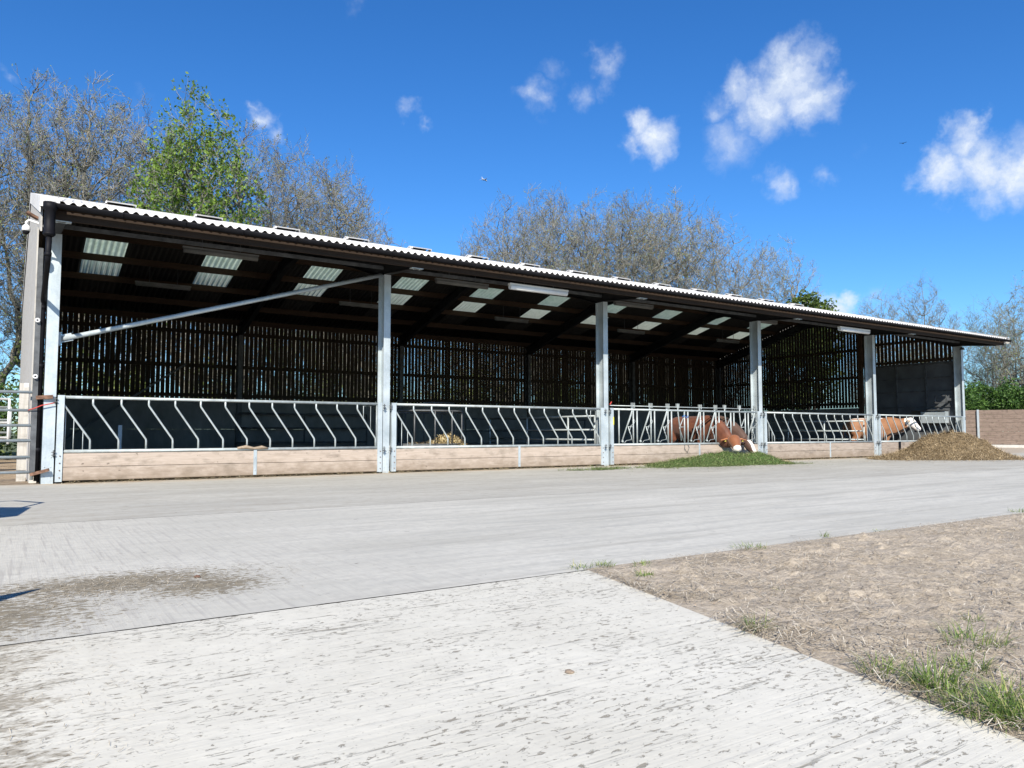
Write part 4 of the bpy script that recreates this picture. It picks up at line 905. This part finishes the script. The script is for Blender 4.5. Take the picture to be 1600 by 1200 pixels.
TWIG = island_mat('twig_bark', [(0, (.09, .087, .078)), (.5, (.22, .215, .185)), (1, (.40, .39, .34))], .85)
BUD = island_mat('bud_leaves', [(0, (.12, .13, .04)), (.15, (.19, .11, .08)), (.3, (.16, .22, .06)), (1, (.28, .34, .10))], .7, .2)
LEAF = island_mat('spring_leaves', [(0, (.07, .14, .02)), (.5, (.15, .25, .035)), (1, (.26, .37, .06))], .55, .35)
def tree_meshes(tag_, stems, rx, buds=.2, leafmat=None, leafsize=.024, nleaf=1, k2=170, k3=1500, m4=5, base=1.2, zlow=.16):
    """a crown grown towards points spread through an egg shaped volume, 10 m high before scaling"""
    H = 10.0; zc = H*(.5+zlow*.5); rz = H*(.5-zlow*.5)
    def env(n, lo=0.0, power=.45):
        v_ = norm(rng.normal(0, 1, (n, 3))); r_ = (lo+(1-lo)*rng.uniform(0, 1, n))**power
        p = v_*r_[:, None]; t = p[:, 2]; w = np.clip(1.05-.28*t*0-.10*(t < 0)*np.abs(t), .3, 1.2)
        lump = 1+.10*np.sin(np.arctan2(v_[:, 1], v_[:, 0])*3+zc+stems)+.08*np.sin(v_[:, 2]*7+stems)
        return np.stack([p[:, 0]*rx*w*lump, p[:, 1]*rx*w*lump, zc+p[:, 2]*rz*lump], 1)
    def link_up(P, Q, QR, segs, wob, rmul, rmin, tip, sag=.22):
        hd = np.linalg.norm(P[:, None, :2]-Q[None, :, :2], axis=2); dz = P[:, None, 2]-Q[None, :, 2]
        cost = np.sqrt(hd**2+dz**2)+2.2*np.maximum(0, .75*hd-dz); k = cost.argmin(1); q = Q[k]; r0 = QR[k]
        L_ = np.linalg.norm(P-q, axis=1); out = P-q; out[:, 2] = 0; c1 = q+(P-q)*.4+out*sag-np.array([0, 0, 1])*(L_*.08)[:, None]
        pts = []
        for i_ in range(segs+1):
            t = i_/segs; b_ = q*(1-t)**2+c1*2*t*(1-t)+P*t*t
            if 0 < i_: b_ = b_+rng.normal(0, wob, b_.shape)*L_[:, None]/segs
            pts.append(b_)
        rs_ = np.minimum(r0*rmul, .010+.014*L_*rmul*1.6); rs_ = np.maximum(rs_, rmin)
        R_ = np.stack([rs_*(1-(1-tip)*i_/segs) for i_ in range(segs+1)], 1); return np.stack(pts, 1), R_
    # trunk and stems
    tp = env(stems*6, .7); tp = tp[np.argsort(-tp[:, 2])][:stems*3:3]*np.array([.95, .95, .91]); fork = np.array([0, 0, base])
    b0 = np.stack([np.zeros(3), fork*.5+rng.normal(0, .05, 3), fork])[None]; T0, TR = b0, np.array([[.21, .17, .15]])
    pts = []
    for i_ in range(13):
        t = i_/12; c1 = fork+(tp-fork)*np.array([.55, .55, .30]); b_ = fork*(1-t)**2+c1*2*t*(1-t)+tp*t*t
        pts.append(b_+rng.normal(0, .075, b_.shape)*(t > 0))
    P0 = np.stack(pts, 1); R0 = np.stack([np.full(stems, .115*(1-t_)**1.15+.009) for t_ in np.arange(13)/12], 1)
    P1, R1 = link_up(env(26, .3), P0[:, 1:-1].reshape(-1, 3), R0[:, 1:-1].ravel(), 8, .22, .62, .03, .2)
    Q = np.concatenate([P0[:, 2:].reshape(-1, 3), P1[:, 2:].reshape(-1, 3)]); QR = np.concatenate([R0[:, 2:].ravel(), R1[:, 2:].ravel()])
    P2, R2 = link_up(env(k2), Q, QR, 6, .24, .6, .014, .35)
    Q = np.concatenate([P1[:, 4:].reshape(-1, 3), P2[:, 1:].reshape(-1, 3)]); QR = np.concatenate([R1[:, 4:].ravel(), R2[:, 1:].ravel()])
    P3, R3 = link_up(env(k3, 0, .40), Q, QR, 4, .30, .6, .0065, .5, .12)
    ln3 = np.clip(np.linalg.norm(P3[:, -1]-P3[:, 0], axis=1), .4, 1.2)
    a4 = spawn(P3, R3, m4, .15, 1, .62, .55, .6, ln3); a4 = (a4[0], a4[1], np.clip(a4[2], .15, .6), np.maximum(a4[3]*.8, .0046)); P4, R4 = grow(*a4, 2, .28, .10, .5)
    tr = np_mesh(tag_+'_trunk', *joinm([tubes(T0, TR, 9), tubes(P0, R0, 7), tubes(P1, R1, 5), tubes(P2, R2, 4)]), True)
    cr_ = np_mesh(tag_+'_twigs', *joinm([tubes(P3, R3, 3), tubes(P4, R4, 3)]))
    q = P4[:, 1:].reshape(-1, 3)
    if leafmat: q = q[(q[:, 2] > 3.2+2.0*np.sin(q[:, 0]*2.1)*0+rng.uniform(0, 3, len(q)))]
    q = np.repeat(q, nleaf, 0); k = rng.uniform(0, 1, len(q)) < buds; q = q[k]+rng.normal(0, leafsize*1.1, (k.sum(), 3)); n = len(q)
    a = norm(rng.normal(0, 1, (n, 3))); b_ = norm(np.cross(a, rng.normal(0, 1, (n, 3)))); s = (leafsize*rng.uniform(.5, 1.3, n))[:, None]
    lf_ = np_mesh(tag_+'_leaves', np.stack([q-a*s, q+b_*s*.55, q+a*s, q-b_*s*.55], 1).reshape(-1, 3), np.arange(4*n).reshape(-1, 4))
    tr.materials.append(BARK); cr_.materials.append(TWIG); lf_.materials.append(leafmat or BUD); return tr, cr_, lf_
PROTO = [tree_meshes('poplar', 4, 1.4, .32, k3=1350), tree_meshes('birch', 5, 1.95, .5, k2=200, k3=1700), tree_meshes('alder', 6, 2.0, .3),
         tree_meshes('maple', 6, 1.62, .72, LEAF, .052, 3, k2=200, k3=1500, m4=4), tree_meshes('ash', 6, 2.3, .22, k2=210, k3=1700), tree_meshes('sallow', 6, 2.6, .6, leafsize=.032, zlow=.06, base=.7, k2=210, k3=1900)]
def tree(x, y, h, k, label, sx_=1.0):
    r = empty('tree', (x, y, 0), rng.uniform(0, 6.28)); tag(r, label, 'tree', 'trees standing behind the barn'); tr, tw, lf_ = PROTO[k]
    s = h/9.9; r.scale = (s*sx_, s*sx_, s); link('trunk', tr, None, r); c_ = link('crown', tw, None, r); link('leaves', lf_, None, c_); return r
TREES = [(-2.6, 18.8, 11.6, 0, 'greenish bare tree cut off by the left edge of the photo'), (-1.1, 24.3, 16.0, 0, 'tall bare tree left of the barn, leftmost whole one'), (.4, 27.0, 18.5, 0, 'tall bare tree rising straight above the barn corner'),
 (1.6, 23.6, 17.0, 0, 'very tall bare twin stemmed tree just right of the barn corner'), (3.5, 25.7, 17.9, 1, 'tall bare tree with pale fine twigs left of the leafy tree'), (5.4, 28.2, 17.6, 0, 'bare tree half hidden behind the leafy green tree'),
 (6.1, 20.6, 15.9, 3, 'leafy bright green tree among the bare ones at left'), (9.0, 23.1, 16.7, 0, 'bare tree just right of the leafy green tree'), (11.8, 26.1, 17.6, 0, 'bare tree second right of the leafy green tree'), (15.0, 28.8, 17.2, 1, 'bare spreading tree third right of the leafy green tree'), (17.6, 29.1, 15.4, 2, 'low bare tree at the right end of the left group'),
 (23.0, 23.8, 13.6, 2, 'low bare tree at the left end of the middle group'), (21.2, 17.9, 13.2, 4, 'bare tree second in the middle group from its left end'), (24.5, 19.2, 14.8, 1, 'tall round topped bare tree in the middle group, third from its left end'), (27.2, 18.5, 14.6, 0, 'narrow bare tree in the centre of the middle group'), (28.5, 16.4, 14.9, 0, 'bare tree flecked with green right of the middle group centre'),
 (32.7, 17.3, 15.5, 1, 'dark bare tree with green buds in the middle group'), (36.2, 17.4, 14.7, 4, 'spreading bare tree at the right end of the middle group'), (42.6, 17.9, 14.3, 1, 'round lone bare tree right of the middle group'),
 (60.5, 21.2, 12.7, 4, 'faint bare tree just right of the white cloud'), (63.9, 19.3, 13.9, 4, 'spreading bare tree above the far end of the roof'), (61.6, 12.8, 10.8, 5, 'bushy budding tree right of the roof end'), (57.6, 8.3, 11.4, 5, 'bushy budding tree at the right edge of the photo'), (54.5, 14.0, 8.5, 5, 'low budding tree behind the hedge next to the roof end'), (66.0, 14.5, 10.5, 2, 'bare thicket tree behind the bushy trees at right'),
 (6.5, 17.2, 9.5, 2, 'lower bare tree seen through the slats of the first bays'), (13.5, 18.4, 9.2, 2, 'lower bare tree seen through the slats of the second bay'), (10.0, 19.5, 9.9, 5, 'bushy tree behind the slats of the second bay'), (17.5, 18.0, 9.0, 5, 'bushy tree behind the slats of the third bay'), (26.2, 21.5, 15.5, 4, 'bare tree filling behind the tallest round topped one in the middle group'), (30.2, 20.0, 15.9, 1, 'wide bare tree behind the centre of the middle group'), (34.6, 20.5, 16.1, 1, 'bare tree behind the dark green budded one in the middle group'), (39.0, 19.0, 11.1, 2, 'lower bare tree between the middle group and the lone round one'),
 (13.8, 24.0, 16.1, 0, 'bare tree in front of the second and third right of the leafy tree'), (15.6, 25.5, 13.2, 2, 'lower bare tree near the right end of the left group'), (-4.5, 15.5, 10.0, 5, 'bushy greenish tree at the far left edge')]
for (x, y, h, k, lab) in TREES: tree(x, y, h, k, lab)
bl = [(random.uniform(-2.2, 2.2), random.uniform(-1.5, 1.5), random.uniform(3, 8.2), random.uniform(.9, 1.3)) for _ in range(14)]+[(1.8, 0, 8.4, 1.0), (.2, 0, 9.0, .9)]
bush('evergreen_tree', (42.0, 15.2, 0), bl, 16000, .14, island_mat('evergreen_leaves', [(0, (.03, .06, .012)), (.5, (.07, .12, .02)), (1, (.15, .19, .04))], .6, .2), 'round green leafy tree top showing just above the roof', 'tree')
# scrub behind the slats
cs = [(rng.uniform(-6, 34), rng.uniform(15.5, 21), rng.uniform(.3, 3.0)) for _ in range(120)]; rs = [rng.uniform(.6, 1.3) for _ in cs]
V, F = leaf_cloud(cs, rs, 52000, .085)
tag(link('scrub', np_mesh('scrub', V, F), island_mat('scrub_leaves', [(0, (.06, .09, .02)), (.5, (.14, .19, .05)), (1, (.30, .34, .12))], .6, .3)), 'green scrub growing behind the barn', 'scrub', kind='stuff')

# ------------------------------------------------------------------ sky things
al = empty('airliner', (1543, 2493, 994.4), R(25)); tag(al, 'tiny white airliner high in the blue sky', 'aeroplane')
mb = MB(); mb.tube([(-19, 0, 0), (-16, 0, .2), (-8, 0, 0), (12, 0, 0), (17, 0, -.2), (19, 0, -.8)], [.5, 1.4, 2.2, 2.2, 1.6, .2], 10); mb.build('fuselage', WHITEPL, al)
for s in (1, -1): MB().add([(3, s*1.8, -.6), (-4, s*1.8, -.6), (-9, s*17, 1), (-7, s*17, 1), (3, s*1.8, -.1), (-4, s*1.8, -.1), (-9, s*17, 1.3), (-7, s*17, 1.3)], [(0, 1, 2, 3), (7, 6, 5, 4), (0, 4, 5, 1), (1, 5, 6, 2), (2, 6, 7, 3), (3, 7, 4, 0)]).build('wing', WHITEPL, al)
MB().bar((-15, 0, .5), (-19, 0, 6), .3, 3.5).build('tail_fin', WHITEPL, al)
for s in (1, -1): MB().lathe((0, s*6.5, -1.6), [(0, -2), (1, -1.8), (1.1, 1.5), (0, 1.8)], 8, 'x').build('engine', WHITEPL, al)
bd = empty('bird', (115.87, 48.48, 46.35), R(30)); tag(bd, 'tiny dark bird gliding left of the right hand cloud', 'bird')
mb = MB(); blob_tube(mb, [(-.28, 0, 0, .03, .02), (-.1, 0, 0, .07, .06), (.1, 0, 0, .07, .07), (.25, 0, .02, .04, .04)], 8)
for s in (1, -1): mb.add([(.1, s*.05, .03), (-.08, s*.05, .03), (-.12, s*.55, .12), (.04, s*.5, .12), (.1, s*.05, .045), (-.08, s*.05, .045), (-.12, s*.55, .13), (.04, s*.5, .13)], [(0, 1, 2, 3), (7, 6, 5, 4), (0, 4, 5, 1), (1, 5, 6, 2), (2, 6, 7, 3), (3, 7, 4, 0)])
mb.build('body', BLACKPL, bd)
# ------------------------------------------------------------------ unseen trailer left of the view, added to cast shadows into it
tl = empty('shadow_trailer', (-2.9, -9.5, 0)); tag(tl, 'made-up flat trailer just outside the left edge, added to throw shadows onto the yard', 'trailer')
MB().box(-1.0, .85, -3.6, 4.6, .80, .95).build('bed', WALLWOOD, tl, bevel=.01)
for y in (-1.1, 1.1):
    MB().lathe((.62, y, .42), [(0, -.1), (.25, -.1), (.40, -.1), (.42, -.06), (.42, .1), (.40, .12), (0, .12)], 20, 'x').build('wheel', BLACKPL, tl)
    MB().lathe((-.75, y, .42), [(0, -.1), (.40, -.1), (.42, .1), (0, .12)], 20, 'x').build('wheel', BLACKPL, tl)
MB().tube([(.80, 3.2, .95), (1.5, 3.5, 1.25), (1.72, 4.1, 1.28), (1.5, 4.7, 1.2), (.80, 4.8, .95)], .025, 8).build('shadow_hoop', DULL, tl)  # hoop, flaps and disc are shaped only for the shadows they cast
mb = MB(); mb.add([(.85, 2.3, 1.0), (1.5, 2.6, 1.18), (1.66, 3.6, 1.16), (.85, 4.5, .98), (.85, 2.3, 1.03), (1.5, 2.6, 1.21), (1.66, 3.6, 1.19), (.85, 4.5, 1.01)], [(3, 2, 1, 0), (4, 5, 6, 7), (0, 1, 5, 4), (1, 2, 6, 5), (2, 3, 7, 6), (3, 0, 4, 7)]); mb.build('shadow_flap', BLACKPL, tl)
mb = MB(); mb.add([(.85, -2.7, .90), (1.76, -1.5, .93), (.85, -2.0, .96), (.85, -2.7, .93), (1.76, -1.5, .96), (.85, -2.0, .99)], [(2, 1, 0), (3, 4, 5), (0, 1, 4, 3), (1, 2, 5, 4), (2, 0, 3, 5)]); mb.build('shadow_flap', BLACKPL, tl)
mb = MB(); mb.lathe((1.46, -3.75, .85), [(0, 0), (.15, 0), (.15, .03), (0, .03)], 12); mb.bar((.8, -3.7, .86), (1.4, -3.75, .86), .06, .03); mb.build('shadow_disc', BLACKPL, tl)
